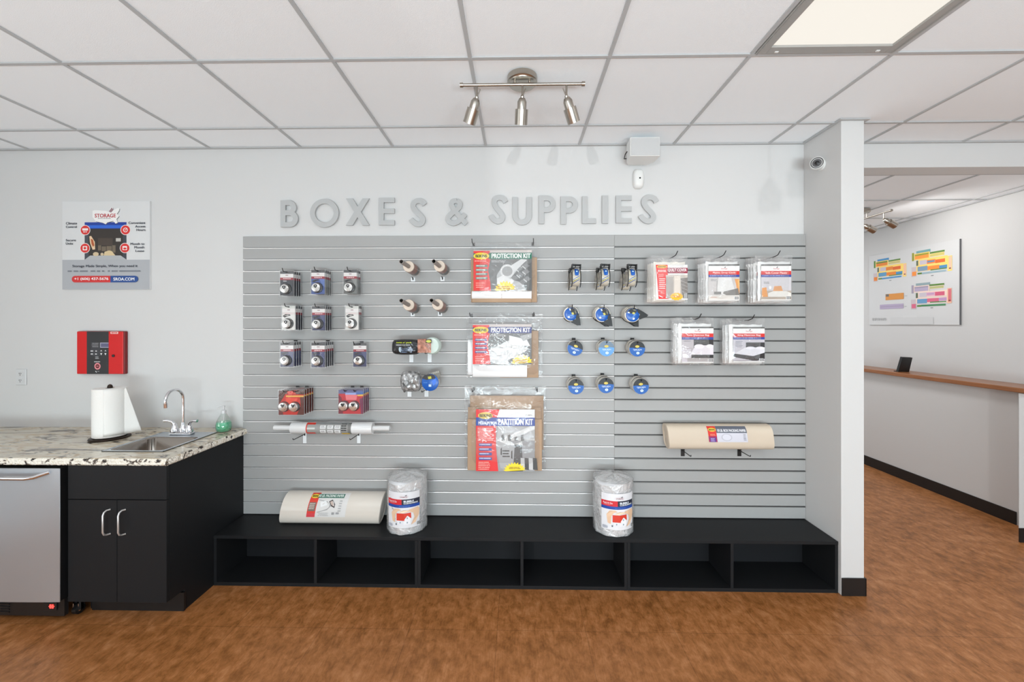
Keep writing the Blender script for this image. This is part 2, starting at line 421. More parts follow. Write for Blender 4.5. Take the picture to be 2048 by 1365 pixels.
def ceiling2(b):
    for i in range(-1, 4):
        for j in range(-1, 9):
            x0 = 2.74+T*(i-1); x1 = x0+T; y0 = 3.60-T*1+T*j; y1 = y0+T
            x0 = max(x0, STX1); x1 = min(x1, UX); y0 = max(y0, HY); y1 = min(y1, YH)
            if x1-x0 > .01 and y1-y0 > .01: b.box((x0+.001, y0+.001, HCEIL+.006), (x1-.001, y1-.001, HCEIL+.03), M_TILE)
    for i in range(0, 4):
        x = 2.74+T*(i-1)
        if STX1 < x < UX: b.box((x-.008, HY, HCEIL-.0005), (x+.008, YH, HCEIL+.0055), M_TBAR)
    for j in range(0, 9):
        y = 3.60-T+T*j
        if HY < y < YH: b.box((STX1, y-.008, HCEIL-.0008), (UX, y+.008, HCEIL+.005), M_TBAR)
    b.box((UX-.022, HY, HCEIL-.0012), (UX, YH, HCEIL+.004), M_TBAR)
    b.box((STX1, HY, HCEIL+.06), (UX+.1, YH, HCEIL+.1), M_TILE)
struct(one('ceiling_hall', ceiling2))

# ledge
M_OAK = mat('stained_wood', rgb(150, 96, 58), 0.3, var=0.15, vscale=6, stretch=(20, 1, 20))
tag(one('ledge_counter', lambda b: b.box((3.80, 2.80, HC-0.5155+.0005), (UX-.001, YH-.01, HC-0.4785), M_OAK, 0.004)),
    'long stained wooden counter ledge capping the white half wall of the hall', 'counter')

# ------------------------------------------------------------------ ceiling light panel
lx0, lx1, ly1, ly0 = X0G+7*T, X0G+8*T, D-AG-T, D-AG-3*T
pl = thing('ceiling_light', 'rectangular recessed ceiling light with glowing cream diffuser', 'ceiling light', ((lx0+lx1)/2, (ly0+ly1)/2, CEIL))
hw, hl = (lx1-lx0)/2-.012, (ly1-ly0)/2-.012
M_FRAME = mat('light_frame_metal', rgb(160, 158, 155), 0.4)
def lframe(b):
    for a, c in (((-hw, -hl), (-hw+.042, hl)), ((hw-.042, -hl), (hw, hl)), ((-hw+.042, -hl), (hw-.042, -hl+.042)), ((-hw+.042, hl-.042), (hw-.042, hl))):
        b.box((a[0], a[1], -.004), (c[0], c[1], .012), M_FRAME, .001)
    for x in (-hw+.008, hw-.008): b.box((x-.002, -hl, -.007), (x+.002, hl, -.003), M_FRAME)
one('frame', lframe, pl)
one('latch', lambda b: b.box((-.22, hl-.018, -.007), (-.205, hl-.01, -.003), M_WHITEP), pl)
one('latch', lambda b: b.box((.205, hl-.018, -.007), (.22, hl-.01, -.003), M_WHITEP), pl)
def emit(name, col, s):
    m = bpy.data.materials.new(name); m.use_nodes = True; nt = m.node_tree; b = nt.nodes['Principled BSDF']
    b.inputs['Base Color'].default_value = (.1, .1, .1, 1); b.inputs['Emission Color'].default_value = col; b.inputs['Emission Strength'].default_value = s
    b.inputs['Roughness'].default_value = .5
    return m
M_DIFF = emit('glowing_diffuser', (0.93, 0.88, 0.79, 1), 0.97)
one('diffuser', lambda b: b.box((-hw+.03, -hl+.03, .006), (hw-.03, hl-.03, .01), M_DIFF), pl)
area('panel_light', ((lx0+lx1)/2, (ly0+ly1)/2, CEIL-.012), (0, 0, 0), .5, 1.1, 4, (1, .96, .9))
area('rear_fill', (-1.5, -0.9, CEIL-.012), (0, 0, 0), .5, 1.1, 34, (1, .99, .97))  # added fill lamp behind the camera, no fixture there
area('rear_fill', (2.7, -0.9, CEIL-.012), (0, 0, 0), .5, 1.1, 14, (1, .99, .97))  # second added fill lamp, weaker, on the right

# ------------------------------------------------------------------ track lights
def head(b, p, d, L=.115):
    d = Vector(d).normalized(); p = Vector(p)
    b.lathe([(.005, 0), (.014, .004), (.0215, .018), (.0215, L*.47)], p, d, M_NICKEL, 24)
def shade(b, p, d, L=.115):
    d = Vector(d).normalized(); p = Vector(p)
    b.lathe([(.03, L*.42), (.03, L), (.0275, L), (.0275, L*.8)], p, d, M_NICKEL, 28, cap=False)
    b.lathe([(.03, L*.42), (.0216, L*.42)], p, d, M_NICKEL, 28, cap=False)
    b.lathe([(.001, L*.8), (.0275, L*.8)], p, d, M_WHITEP, 28, cap=False)
def track(name_label, loc, rz, dirs, z_bar=-.05):
    t = thing('track_light', name_label, 'track light', loc); t.rotation_euler = (0, 0, rz)
    one('canopy', lambda b: b.lathe([(.07, 0), (.071, -.004), (.071, -.026), (.066, -.029), (.064, -.034), (.02, -.035)], (0, .025, 0), (0, 0, 1), M_NICKEL, 40), t, True)
    def bar(b):
        b.cyl((-.288, 0, z_bar), (.288, 0, z_bar), .0075, M_NICKEL, 16)
        for s in (-1, 1): b.cyl((s*.276, 0, z_bar), (s*.29, 0, z_bar), .011, M_NICKEL, 18)
        for s in (-1, 1): b.cyl((s*.034, 0, z_bar), (s*.034, 0, -.028), .005, M_NICKEL, 12)
    one('bar', bar, t, True)
    for x, d in zip((-.212, 0, .205), dirs):
        bz = z_bar-.058
        def arm(b):
            b.cyl((x, 0, z_bar), (x, 0, bz), .0048, M_NICKEL, 12)
            b.lathe([(.001, -.009), (.006, -.007), (.009, 0), (.006, .007), (.001, .009)], (x, 0, bz), (0, 0, 1), M_NICKEL, 16)
        one('arm', arm, t, True)
        h = one('lamp_head', lambda b: head(b, (x, 0, bz-.002), d), t, True)
        one('lamp_shade', lambda b: shade(b, (x, 0, bz-.002), d), h, True)
        if d[0]:
            s = 1 if d[0] < 0 else -1
            one('aiming_handle', lambda b: b.cyl((x, 0, bz), (x+s*.016, .0, bz+.038), .0032, M_NICKEL, 8), h, True)
    return t
track('brushed nickel track light with three spot heads on the ceiling grid', (.0223, 1.885, CEIL), 0,
      ((-.36, .42, -.83), (-.05, .45, -.9), (.36, .42, -.83)))
track('brushed nickel track light over the hall, half hidden by the white pillar', (3.27, 3.89, HCEIL), PI/2,
      ((0, -.85, -.5), (0, -.85, -.45), (0, -.85, -.5)), z_bar=-.085)
# hall spots that wash the wall
for y in (3.68, 3.9): spot('hall_spot_beam', (3.34, y, HCEIL-.17), (4.09, y-.25, HCEIL-.35), 18, 2.3, 1, .04, (1, .98, .95))
area('hall_top_fill', (2.9, 4.6, HCEIL-.015), (0, 0, 0), .5, 2.4, 24, (.97, .99, 1))  # added unseen fill for the hall, no ceiling panel there

# pendants hang behind the photographer's shoulder; their shadows reach the wall
def pendant(x, y, zb, lab):
    k = .66
    t = thing('pendant_lamp', lab, 'pendant lamp', (x, y, zb))
    one('glass_shade', lambda b: b.lathe([(.068*k, 0), (.068*k, .14*k), (.045*k, .165*k), (.03*k, .2*k), (.012*k, .225*k)], (0, 0, 0), (0, 0, 1), M_BLKPL, 28), t, True)
    one('cord', lambda b: b.cyl((0, 0, .145), (0, 0, CEIL-zb), .0035, M_HOOK, 8), t)
    return t
pendant(.30, -.30, 1.985, 'dark glass pendant lamp on a cord behind the photographer, nearer the slatwall')
pendant(.145, -.90, 1.985, 'dark glass pendant lamp on a cord behind the photographer, nearer the shop window')

# ------------------------------------------------------------------ slatwall
def slat_panel(label, x0, x1, alu):
    z1, z0 = HC+.5828, HC+.5828-1.8288
    n = 24; p = 1.8288/n; t = .019; g = .0092
    r = thing('slatwall_panel', label, 'slatwall', ((x0+x1)/2, D, z0), 'grey slatwall panels')
    w = (x1-x0)/2
    def board(b):
        b.box((-w, -.006, 0), (w, -.0005, z1-z0), M_SLAT)
        for k in range(n):
            a = k*p+(g/2 if k else 0); c = (k+1)*p-(g/2 if k < n-1 else 0)
            b.prismx([(-.006, a+.002), (-t+.001, a), (-t, a+.001), (-t, c-.001), (-t+.001, c), (-.006, c-.002)], -w, w, M_SLAT)
    one('board', board, r)
    for k in range(1, n):
        z = k*p
        one('groove_insert', lambda b: b.prismx([(-.0065, z-g/2-.0005)]+[(-t+.0004-.0016*math.sin(PI*q/6), z-g/2+.0003+.0028*(1-math.cos(PI*q/6))) for q in range(7)]+[(-.0065, z-g/2+.0056)], -w+.001, w-.001, alu), r)
XSL, XSJ, XSR = -1.8093, .628, 1.8515
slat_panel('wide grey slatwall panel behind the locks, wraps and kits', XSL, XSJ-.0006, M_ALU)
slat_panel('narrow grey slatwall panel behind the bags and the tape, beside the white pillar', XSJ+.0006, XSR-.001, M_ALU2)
SF = D-.019          # face of the slatwall

# ------------------------------------------------------------------ low bench of cubbies
HB = 0.2978; BY = 2.371
CABX = -1.806
tag(one('bench_top', lambda b: b.box((CABX+.002, BY-.001, HB-.019), (STX0-.002, D-.001, HB), M_BLK, .0015)),
    'long black bench top board running under the slatwall', 'bench top')
bx = [W(427, 1120, BY)[0]+.001, W(835.5, 1120, BY)[0], W(1254.5, 1120, BY)[0], STX0-.003]
bx[0] = CABX+.003
for k, lab in enumerate(('black two-bay cubby unit beside the sink cabinet', 'black two-bay cubby unit in the middle under the bench top', 'black two-bay cubby unit against the white pillar')):
    a, c = bx[k]+.0006, bx[k+1]-.0006; m = (a+c)/2
    u = thing('cubby_unit', lab, 'cubby unit', (m, BY, 0), 'cubby units under the bench')
    w = (c-a)/2; zt = HB-.0195; dp = D-.003-BY; t = .0165
    one('side_panel', lambda b: b.box((-w, 0, 0), (-w+t, dp, zt), M_BLK), u)
    one('side_panel', lambda b: b.box((w-t, 0, 0), (w, dp, zt), M_BLK), u)
    one('divider', lambda b: b.box((-t/2, .001, .021), (t/2, dp-.012, zt-.0005), M_BLK), u)
    one('bottom_panel', lambda b: b.box((-w+t, .0005, 0), (w-t, dp-.012, .0205), M_BLK), u)
    one('back_panel', lambda b: b.box((-w+t, dp-.0115, 0), (w-t, dp, zt), M_BLKIN), u)

# ------------------------------------------------------------------ sink cabinet, counter, fridge
ZC = 0.864; CTH = .036; CFY = 2.052          # counter height, thickness, cabinet face
def base_cabinet(label, x0, x1, full=True):
    r = thing('base_cabinet', label, 'cabinet', ((x0+x1)/2, CFY, 0)); w = (x1-x0)/2; dp = D-.002-CFY; zt = ZC-CTH-.001; tk = .115; z0 = .135
    def body(b):
        for s in (-1, 1):
            xa, xb = sorted((s*w, s*(w-.018)))
            b.prismx([(.02, z0-.02), (tk, z0-.02), (tk, 0), (dp, 0), (dp, zt), (.02, zt)], xa, xb, M_BLK)
        b.box((-w+.018, .02, z0), (w-.018, dp, z0+.018), M_BLK); b.box((-w+.018, dp-.01, 0), (w-.018, dp, zt), M_BLK)
        b.box((-w+.018, .02, zt-.08), (w-.018, .04, zt), M_BLK)
    one('body', body, r)
    one('toe_kick', lambda b: b.box((-w+.02, tk-.012, 0), (w+.004, tk, .1), M_BLACKB), r)
    one('false_drawer', lambda b: b.box((-w+.003, 0, zt-.18), (w-.001, .0195, zt-.004), M_BLK, .001), r)
    for s in (-1, 1):
        xa, xb = (-w+.003, -.0015) if s < 0 else (.0015, w-.001)
        d = one('door', lambda b: b.box((xa, 0, z0-.02), (xb, .0195, zt-.184), M_BLK, .001), r)
        hx = s*.042+(0 if s < 0 else -.004)
        zt2 = zt-.232; zb2 = zt2-.125
        pts = [(hx+.008, 0, zt2), (hx, -.012, zt2), (hx-.001, -.024, zt2-.006), (hx-.001, -.03, zt2-.02), (hx-.001, -.03, zb2+.02), (hx-.001, -.024, zb2+.006), (hx, -.012, zb2), (hx+.008, 0, zb2)]
        one('handle', lambda b: b.tube(pts, .0045, mat('satin_chrome', rgb(214, 214, 214), .3, .7), 10), d, True)
    return r
xc1 = G(329.5, 932, ZC-CTH)[0]; xc1 = CABX
xc0 = W(120.5, 1000, 2.03)[0]+.012
base_cabinet('black sink base cabinet with two doors under the granite counter', xc0, xc1)
base_cabinet('black base cabinet left of the steel undercounter fridge', -3.98, -3.03)

def granite():
    m = bpy.data.materials.new('granite'); m.use_nodes = True; nt = m.node_tree; b = nt.nodes['Principled BSDF']; L = nt.links.new
    tc = nt.nodes.new('ShaderNodeTexCoord')
    mp = nt.nodes.new('ShaderNodeMapping'); mp.inputs['Rotation'].default_value = (0, 0, .35); mp.inputs['Scale'].default_value = (1.6, 6, 5); L(tc.outputs['Object'], mp.inputs[0])
    n1 = nt.nodes.new('ShaderNodeTexNoise'); n1.inputs['Scale'].default_value = 1.25; n1.inputs['Detail'].default_value = 9; n1.inputs['Distortion'].default_value = 1.6; L(mp.outputs[0], n1.inputs['Vector'])
    cr = nt.nodes.new('ShaderNodeValToRGB'); e = cr.color_ramp.elements
    e[0].position = .30; e[0].color = rgb(70, 62, 56); e[1].position = .80; e[1].color = rgb(228, 222, 208)
    for p, c in ((.36, (140, 126, 110)), (.42, (200, 190, 172)), (.5, (216, 207, 188)), (.56, (190, 168, 136)), (.61, (220, 210, 190)), (.7, (188, 176, 158))):
        k = e.new(p); k.color = rgb(*c)
    L(n1.outputs[0], cr.inputs[0])
    mpb = nt.nodes.new('ShaderNodeMapping'); mpb.inputs['Rotation'].default_value = (0, 0, .35); mpb.inputs['Scale'].default_value = (1.0, 2.6, 2); L(tc.outputs['Object'], mpb.inputs[0])
    n2 = nt.nodes.new('ShaderNodeTexNoise'); n2.inputs['Scale'].default_value = 16; n2.inputs['Detail'].default_value = 6; n2.inputs['Distortion'].default_value = .6; L(mpb.outputs[0], n2.inputs['Vector'])
    n3 = nt.nodes.new('ShaderNodeTexNoise'); n3.inputs['Scale'].default_value = 3; L(tc.outputs['Object'], n3.inputs['Vector'])
    ad = nt.nodes.new('ShaderNodeMath'); ad.operation = 'MULTIPLY_ADD'; ad.inputs[1].default_value = .35; L(n3.outputs[0], ad.inputs[0]); L(n2.outputs[0], ad.inputs[2])
    c2 = nt.nodes.new('ShaderNodeValToRGB'); c2.color_ramp.elements[0].position = .76; c2.color_ramp.elements[0].color = (1, 1, 1, 1); c2.color_ramp.elements[1].position = .84; c2.color_ramp.elements[1].color = (0, 0, 0, 1)
    L(ad.outputs[0], c2.inputs[0])
    mx = nt.nodes.new('ShaderNodeMix'); mx.data_type = 'RGBA'
    L(c2.outputs[0], mx.inputs[0]); mx.inputs[6].default_value = rgb(64, 56, 50)
    L(cr.outputs[0], mx.inputs[7]); L(mx.outputs[2], b.inputs['Base Color'])
    b.inputs['Roughness'].default_value = .14
    return m
def granite_edge():
    m = bpy.data.materials.new('chiselled_granite'); m.use_nodes = True; nt = m.node_tree; b = nt.nodes['Principled BSDF']; L = nt.links.new
    tc = nt.nodes.new('ShaderNodeTexCoord')
    n = nt.nodes.new('ShaderNodeTexNoise'); n.inputs['Scale'].default_value = 26; n.inputs['Detail'].default_value = 5; n.inputs['Distortion'].default_value = 1; L(tc.outputs['Object'], n.inputs['Vector'])
    cr = nt.nodes.new('ShaderNodeValToRGB'); e = cr.color_ramp.elements
    e[0].position = .36; e[0].color = rgb(36, 34, 34); e[1].position = .7; e[1].color = rgb(200, 182, 150)
    for p, c in ((.41, (110, 96, 84)), (.45, (226, 220, 208)), (.6, (232, 226, 214))): k = e.new(p); k.color = rgb(*c)
    L(n.outputs[0], cr.inputs[0]); L(cr.outputs[0], b.inputs['Base Color'])
    bp = nt.nodes.new('ShaderNodeBump'); bp.inputs['Strength'].default_value = .9; bp.inputs['Distance'].default_value = .006; L(n.outputs[0], bp.inputs['Height']); L(bp.outputs[0], b.inputs['Normal'])
    b.inputs['Roughness'].default_value = .35
    return m
M_GR, M_GE = granite(), granite_edge()
# sink outline from the photo, laid on the counter
sx0, sy0 = G(203, 904, ZC); sx1, sy1 = G(428, 871, ZC)
sx1 = G(330, 905, ZC)[0]-.01; sy1 = G(363, 869, ZC)[1]+.04
bx0, by0 = G(215, 902, ZC); bx1 = G(402, 876.5, ZC)[0]; by1 = G(350, 875.5, ZC)[1]
bx1 = sx1-.02; by0 = sy0+.016
CX0, CX1, CY0 = -3.98, CABX+.022, 2.03
def counter(b):
    h = (bx0-.008, by0-.008, bx1+.008, by1+.008); z0 = ZC-CTH
    r = random.Random(3)
    for a, c in (((CX0, CY0+.006), (h[0], D-.001)), ((h[2], CY0+.006), (CX1-.006, D-.001)), ((h[0], CY0+.006), (h[2], h[1])), ((h[0], h[3]), (h[2], D-.001))):
        b.box((a[0], a[1], z0), (c[0], c[1], ZC), M_GR)
    # chiselled front and end edges
    def edge(p0, p1, nrm):
        n = int((Vector(p1)-Vector(p0)).length/.006)
        rows = [(-.004, 0), (.001, -.004), (.005, -.012), (.003, -.02), (.005, -.028), (-.002, -.036), (-.008, -CTH-.0005)]
        def f(u, v):
            j = int(round(v*(len(rows)-1))); o, dz = rows[j]; k = int(round(u*n))
            rr = random.Random(k*31+j*7+int(nrm[0]*3)); q = 0 if j in (0, len(rows)-1) else (rr.random()-.5)*.006
            p = Vector(p0)+(Vector(p1)-Vector(p0))*u
            return (p.x+nrm[0]*(o+q), p.y+nrm[1]*(o+q), ZC+dz)
        b.grid(f, n, len(rows)-1, M_GE)
    edge((CX0, CY0+.004, 0), (CX1-.003, CY0+.004, 0), (0, -1))
    edge((CX1-.004, CY0+.001, 0), (CX1-.004, D-.001, 0), (1, 0))
tag(one('countertop', counter), 'cream and brown veined granite countertop with chiselled edge over the black cabinet', 'countertop')

sk = thing('sink', 'stainless steel drop-in sink basin set in the granite counter', 'sink', (0, 0, ZC))
def rim(b):
    z = .0035
    for a, c in (((sx0, sy0), (bx0, sy1)), ((bx1, sy0), (sx1, sy1)), ((bx0, sy0), (bx1, by0)), ((bx0, by1), (bx1, sy1))):
        b.box((a[0], a[1], .0006), (c[0], c[1], z), M_STEEL)
    b.box((sx0, sy0, 0.0005), (sx1, sy0+.004, z+.002), M_STEEL); b.box((sx0, sy0, 0.0005), (sx0+.004, sy1, z+.002), M_STEEL); b.box((sx1-.004, sy0, 0.0005), (sx1, sy1, z+.002), M_STEEL)
one('rim', rim, sk)
M_BASIN = mat('shaded_steel_basin', rgb(150, 143, 136), 0.22, 1.0)  # steel darkened and browned in colour for the dark reflections inside the basin
def basin(b):
    n = 12; loops = []
    def rr(e, rad, z):
        P = []; x0, y0, x1, y1 = bx0+e, by0+e, bx1-e, by1-e
        for cx, cy, a in ((x1-rad, y1-rad, 0), (x0+rad, y1-rad, PI/2), (x0+rad, y0+rad, PI), (x1-rad, y0+rad, 1.5*PI)):
            for k in range(n+1): P.append((cx+rad*math.cos(a+PI/2*k/n), cy+rad*math.sin(a+PI/2*k/n), z))
        return P
    L = [rr(0, .03, .0032), rr(.006, .034, -.004), rr(.014, .04, -.12), rr(.03, .05, -.145), rr(.06, .05, -.15)]
    m = len(L[0]); vs = sum(L, []); fs = []
    for i in range(len(L)-1):
        for k in range(m): fs.append((i*m+k, i*m+(k+1) % m, (i+1)*m+(k+1) % m, (i+1)*m+k))
    fs.append(tuple(range((len(L)-1)*m, len(L)*m)))
    b.add(vs, fs, M_BASIN)
    # corner fill of the rim around the rounded opening
    for cx, cy, qx, qy in ((bx0, by0, 1, 1), (bx1, by0, -1, 1), (bx0, by1, 1, -1), (bx1, by1, -1, -1)):
        P = [(cx, cy, .0034)]; rad = .03
        for k in range(7):
            t = PI/2*k/6; P.append((cx+qx*rad*(1-math.cos(t)), cy+qy*rad*(1-math.sin(t)), .0034))
        b.add(P, [tuple(range(len(P)))], M_STEEL)
one('basin', basin, sk, True)
one('drain', lambda b: b.lathe([(.001, .002), (.018, .002), (.03, .005), (.04, .003), (.041, 0)], ((bx0+bx1)/2, (by0+by1)/2, -.1495), (0, 0, 1), M_CHROME, 24), sk, True)

# faucet
fx, fy = G(362, 871, ZC); fy = min(fy+.008, sy1-.03)
ft = thing('faucet', 'chrome gooseneck faucet with two lever handles behind the sink', 'faucet', (fx, fy, ZC+.0037))
def fbase(b):
    b.box((-.068, -.024, 0), (.068, .024, .016), M_CHROME, .005); b.box((-.06, -.019, .016), (.06, .019, .021), M_CHROME, .004)
one('base', fbase, ft, True)
def neck(b):
    P = [(.007, 0, .02), (.007, 0, .08), (.007, 0, .16), (.007, 0, .225)]; R = .062
    for k in range(1, 15):
        t = PI*k/14*1.08; P.append((.007-.004*k/14, -R+R*math.cos(t), .225+R*math.sin(t)))
    b.tube(P, [.0085]*len(P), M_CHROME, 16)
    b.lathe([(.022, .018), (.021, .03), (.014, .05), (.011, .06), (.0095, .075)], (.007, 0, 0), (0, 0, 1), M_CHROME, 20)
    e = Vector(P[-1]); d = (e-Vector(P[-2])).normalized(); b.cyl(e-d*.006, e+d*.02, .0115, M_CHROME, 18)
one('spout', neck, ft, True)
for s in (-1, 1):
    def hd(b):
        b.lathe([(.024, .018), (.023, .03), (.016, .046), (.013, .06), (.01, .064), (.001, .066)], (s*.046, 0, 0), (0, 0, 1), M_CHROME, 20)
        b.tube([(s*.046, 0, .05), (s*.05, -.004, .068), (s*.062, -.008, .082), (s*.082, -.01, .087), (s*.104, -.01, .086)], [.011, .01, .009, .0085, .0095], M_CHROME, 14)
    one('handle', hd, ft, True)

# paper towel
tx, ty = G(220, 879.5, ZC)
ty = 2.40; tx = W(220, 850, ty)[0]
M_BRONZE = mat('dark_bronze', rgb(48, 36, 28), 0.4, 0.6)
th = thing('paper_towel_holder', 'dark upright paper towel holder with a round base on the granite counter', 'paper towel holder', (tx, ty, ZC+.0004))
one('base', lambda b: b.lathe([(.001, 0), (.092, 0), (.096, .005), (.092, .011), (.06, .013), (.001, .014)], (0, 0, 0), (0, 0, 1), M_BRONZE, 40), th, True)
one('rod', lambda b: b.cyl((0, 0, .012), (0, 0, .302), .006, M_BRONZE), th, True)
one('finial', lambda b: b.lathe([(.009, .296), (.013, .302), (.013, .312), (.009, .322), (.001, .326)], (0, 0, 0), (0, 0, 1), M_BRONZE, 20), th, True)
M_TOWEL = mat('quilted_paper', rgb(236, 234, 230), 0.9, bump=.5, bscale=90)
def towel(b):
    R = .079; b.lathe([(.02, .288), (R-.003, .288), (R, .285), (R+.001, .15), (R, .003), (R-.003, 0), (.02, 0)], (0, 0, 0), (0, 0, 1), M_TOWEL, 56, cap=False)
    b.lathe([(.02, 0), (.02, .288)], (0, 0, 0), (0, 0, 1), M_CARDB, 24, cap=False)
rl = thing('paper_towel_roll', 'white quilted paper towel roll with a loose sheet on the dark holder', 'paper towel roll', (tx, ty, ZC+.0155))
one('roll', towel, rl, True)
def flap(b):
    R = .0805
    def f(u, v):
        z = .285-.275*v
        t = -PI/2+1.25*u if u < .4 else 0
        base = -1.15; wrap = 1.25
        if u < .45:
            a = base+wrap*(u/.45); x, y = R*math.cos(a), R*math.sin(a)
        else:
            k = (u-.45)/.55; a = base+wrap
            L = (.006+.058*v)*k
            x = R*math.cos(a)+L*math.cos(a+.35)*1.0; y = R*math.sin(a)+L*math.sin(a+.9)
        return (x, y, z+.002*math.sin(9*u))
    b.grid(f, 22, 14, M_TOWEL)
fl = one('loose_sheet', flap, rl, True)
md = fl.modifiers.new('thick', 'SOLIDIFY'); md.thickness = .0006

# soap bottle
qx, qy = G(447.5, 866.5, ZC); qy += .03; qx = W(447.5, 850, qy)[0]
sp = thing('soap_bottle', 'clear teardrop pump bottle half full of green soap on the counter corner', 'soap bottle', (qx, qy, ZC+.0006))
def glassm():
    m = bpy.data.materials.new('clear_bottle'); m.use_nodes = True; b = m.node_tree.nodes['Principled BSDF']
    b.inputs['Base Color'].default_value = (.93, .96, .95, 1); b.inputs['Roughness'].default_value = .05; b.inputs['Transmission Weight'].default_value = 1; b.inputs['IOR'].default_value = 1.15
    return m
prof = [(.001, 0), (.03, 0), (.04, .008), (.0455, .028), (.044, .05), (.038, .07), (.028, .092), (.018, .112), (.013, .12), (.013, .13)]
one('bottle', lambda b: b.lathe(prof, (0, 0, 0), (0, 0, 1), clear('clear_pet', .03, .3, .05, .05, 3), 36, cap=False), sp, True)
M_SOAP = mat('green_soap', rgb(60, 178, 130), 0.15)
one('liquid', lambda b: b.lathe([(.001, .002), (.029, .002), (.039, .009), (.0443, .028), (.0428, .05), (.0395, .064), (.001, .064)], (0, 0, 0), (0, 0, 1), M_SOAP, 36), sp, True)
def pump(b):
    m = mat('clear_grey_plastic', rgb(205, 205, 206), .3)
    b.lathe([(.0145, .118), (.0145, .136), (.008, .14), (.005, .142), (.005, .158), (.009, .159), (.009, .166), (.001, .167)], (0, 0, 0), (0, 0, 1), m, 20)
    b.tube([(0, 0, .163), (-.02, -.004, .164), (-.034, -.008, .158)], [.005, .004, .003], m, 10)
    b.cyl((0, 0, .02), (0, 0, .12), .0025, m, 8)
one('pump', pump, sp, True)

# fridge
fr1 = W(119.5, 1000, 2.03)[0]; fr0 = fr1-.605
fg = thing('undercounter_fridge', 'stainless steel undercounter fridge left of the black cabinet', 'fridge', ((fr0+fr1)/2, 2.03, 0)); w = .3025
one('body', lambda b: b.box((-w+.004, .045, .1), (w-.004, .58, ZC-CTH-.02), M_BLKPL), fg)
def fdoor(b):
    zt = W(60, 937.5, 2.03)[1]
    def f(u, v):
        x = -w+2*w*u; z = .128+(zt-.128)*v
        e = 1-(2*u-1)**8
        return (x, -.003*(1-(2*u-1)**2)-.0016*e*math.sin(7.5*z+1.1*x+.6)-.0007*e*math.sin(17*z-1.6*x), z)
    b.grid(f, 30, 60, M_STEEL)
    b.box((-w, .0005, .128), (w, .004, zt), M_STEEL, .001); b.box((-w+.002, .004, .13), (w-.002, .042, zt-.002), M_BLKPL)
fd = one('door', fdoor, fg, True)
one('handle', lambda b: (b.tube([(-w+.02, 0, .79), (-w+.06, -.03, .777), (-.1, -.04, .775), (w-.13, -.04, .775), (w-.1, -.03, .777), (w-.05, -.002, .795)], .0095, M_CHROME, 14)), fd, True)
one('base_grille', lambda b: (b.box((-w+.006, .03, .035), (w-.01, .05, .124), M_BLKPL), [b.box((-w+.05, .026, .05+.014*k), (w-.3, .031, .056+.014*k), M_BLKPL) for k in range(5)]), fg)
dsp = one('display', lambda b: b.box((w-.115, .022, .068), (w-.045, .0305, .108), M_BLKPL, .002), fg)
one('red_digits', lambda b: (b.box((w-.078, .0205, .08), (w-.07, .0221, .1), emit('red_led', (1, .03, .02, 1), 3)), b.box((w-.066, .0205, .08), (w-.058, .0221, .1), b.mats[0]), b.box((w-.082, .0205, .088), (w-.054, .0221, .092), b.mats[0])), dsp)
for cx_, cy_ in ((w-.012, .1), (-w+.03, .1), (w-.03, .52), (-w+.03, .52)):
    c = one('caster', lambda b: (b.cyl((cx_-.011, cy_, .026), (cx_+.011, cy_, .026), .0255, M_BLKPL, 24), b.box((cx_-.016, cy_-.014, .02), (cx_-.012, cy_+.014, .1), M_CHROME), b.box((cx_+.012, cy_-.014, .02), (cx_+.016, cy_+.014, .1), M_CHROME), b.box((cx_-.016, cy_-.02, .095), (cx_+.016, cy_+.02, .1), M_CHROME)), fg, True)

# ------------------------------------------------------------------ left wall things
def plate_at(px0, py0, px1, py1, Y):
    x0, z1 = W(px0, py0, Y); x1, _ = W(px1, py0, Y); _, z0 = W((px0+px1)/2, py1, Y)
    _, z1 = W((px0+px1)/2, py0, Y)
    return x0, x1, z0, z1
# poster
x0, x1, z0, z1 = plate_at(124.6, 403, 299.5, 579.5, D-.012)
ps = thing('wall_poster', 'square storage advertising poster with blue and red logo on the white wall', 'poster', ((x0+x1)/2, D-.0005, (z0+z1)/2))
pw, ph = x1-x0, z1-z0
one('board', lambda b: b.box((-pw/2, -.011, -ph/2), (pw/2, 0, ph/2), mat('poster_board', rgb(222, 222, 222), .5)), ps)
A = Art((98, 85, 1298, 1298), pw, ph)
A.rect(98, 85, 1297, 1297, (214, 214, 214)); A.rect(98, 888, 1297, 1297, (172, 174, 178))
A.rect(405, 372, 980, 888, (52, 46, 42)); A.rect(405, 460, 460, 888, (70, 74, 82)); A.rect(930, 460, 980, 888, (62, 66, 74)); A.rect(405, 372, 980, 460, (28, 60, 150)); A.rect(455, 412, 930, 455, (44, 100, 205))
A.rect(590, 590, 790, 690, (72, 62, 54))
A.poly([(405, 888), (480, 830), (900, 830), (980, 888)], (176, 178, 180)); A.poly([(470, 565), (495, 560), (545, 640), (550, 745), (515, 750), (480, 660)], (226, 196, 160)); A.poly([(490, 600), (520, 610), (540, 690), (520, 710), (500, 670)], (176, 88, 46))
for a in ((640, 705, 700, 770), (708, 700, 778, 770), (590, 690, 632, 760), (785, 690, 830, 790)): A.rect(*a, (112, 100, 84))
A.ell(560, 810, 40, 28, (206, 186, 152)); A.ell(645, 812, 22, 20, (206, 186, 152)); A.poly([(668, 830), (680, 780), (740, 760), (780, 770), (828, 830)], (214, 192, 150)); A.rect(835, 592, 902, 638, (190, 186, 178))
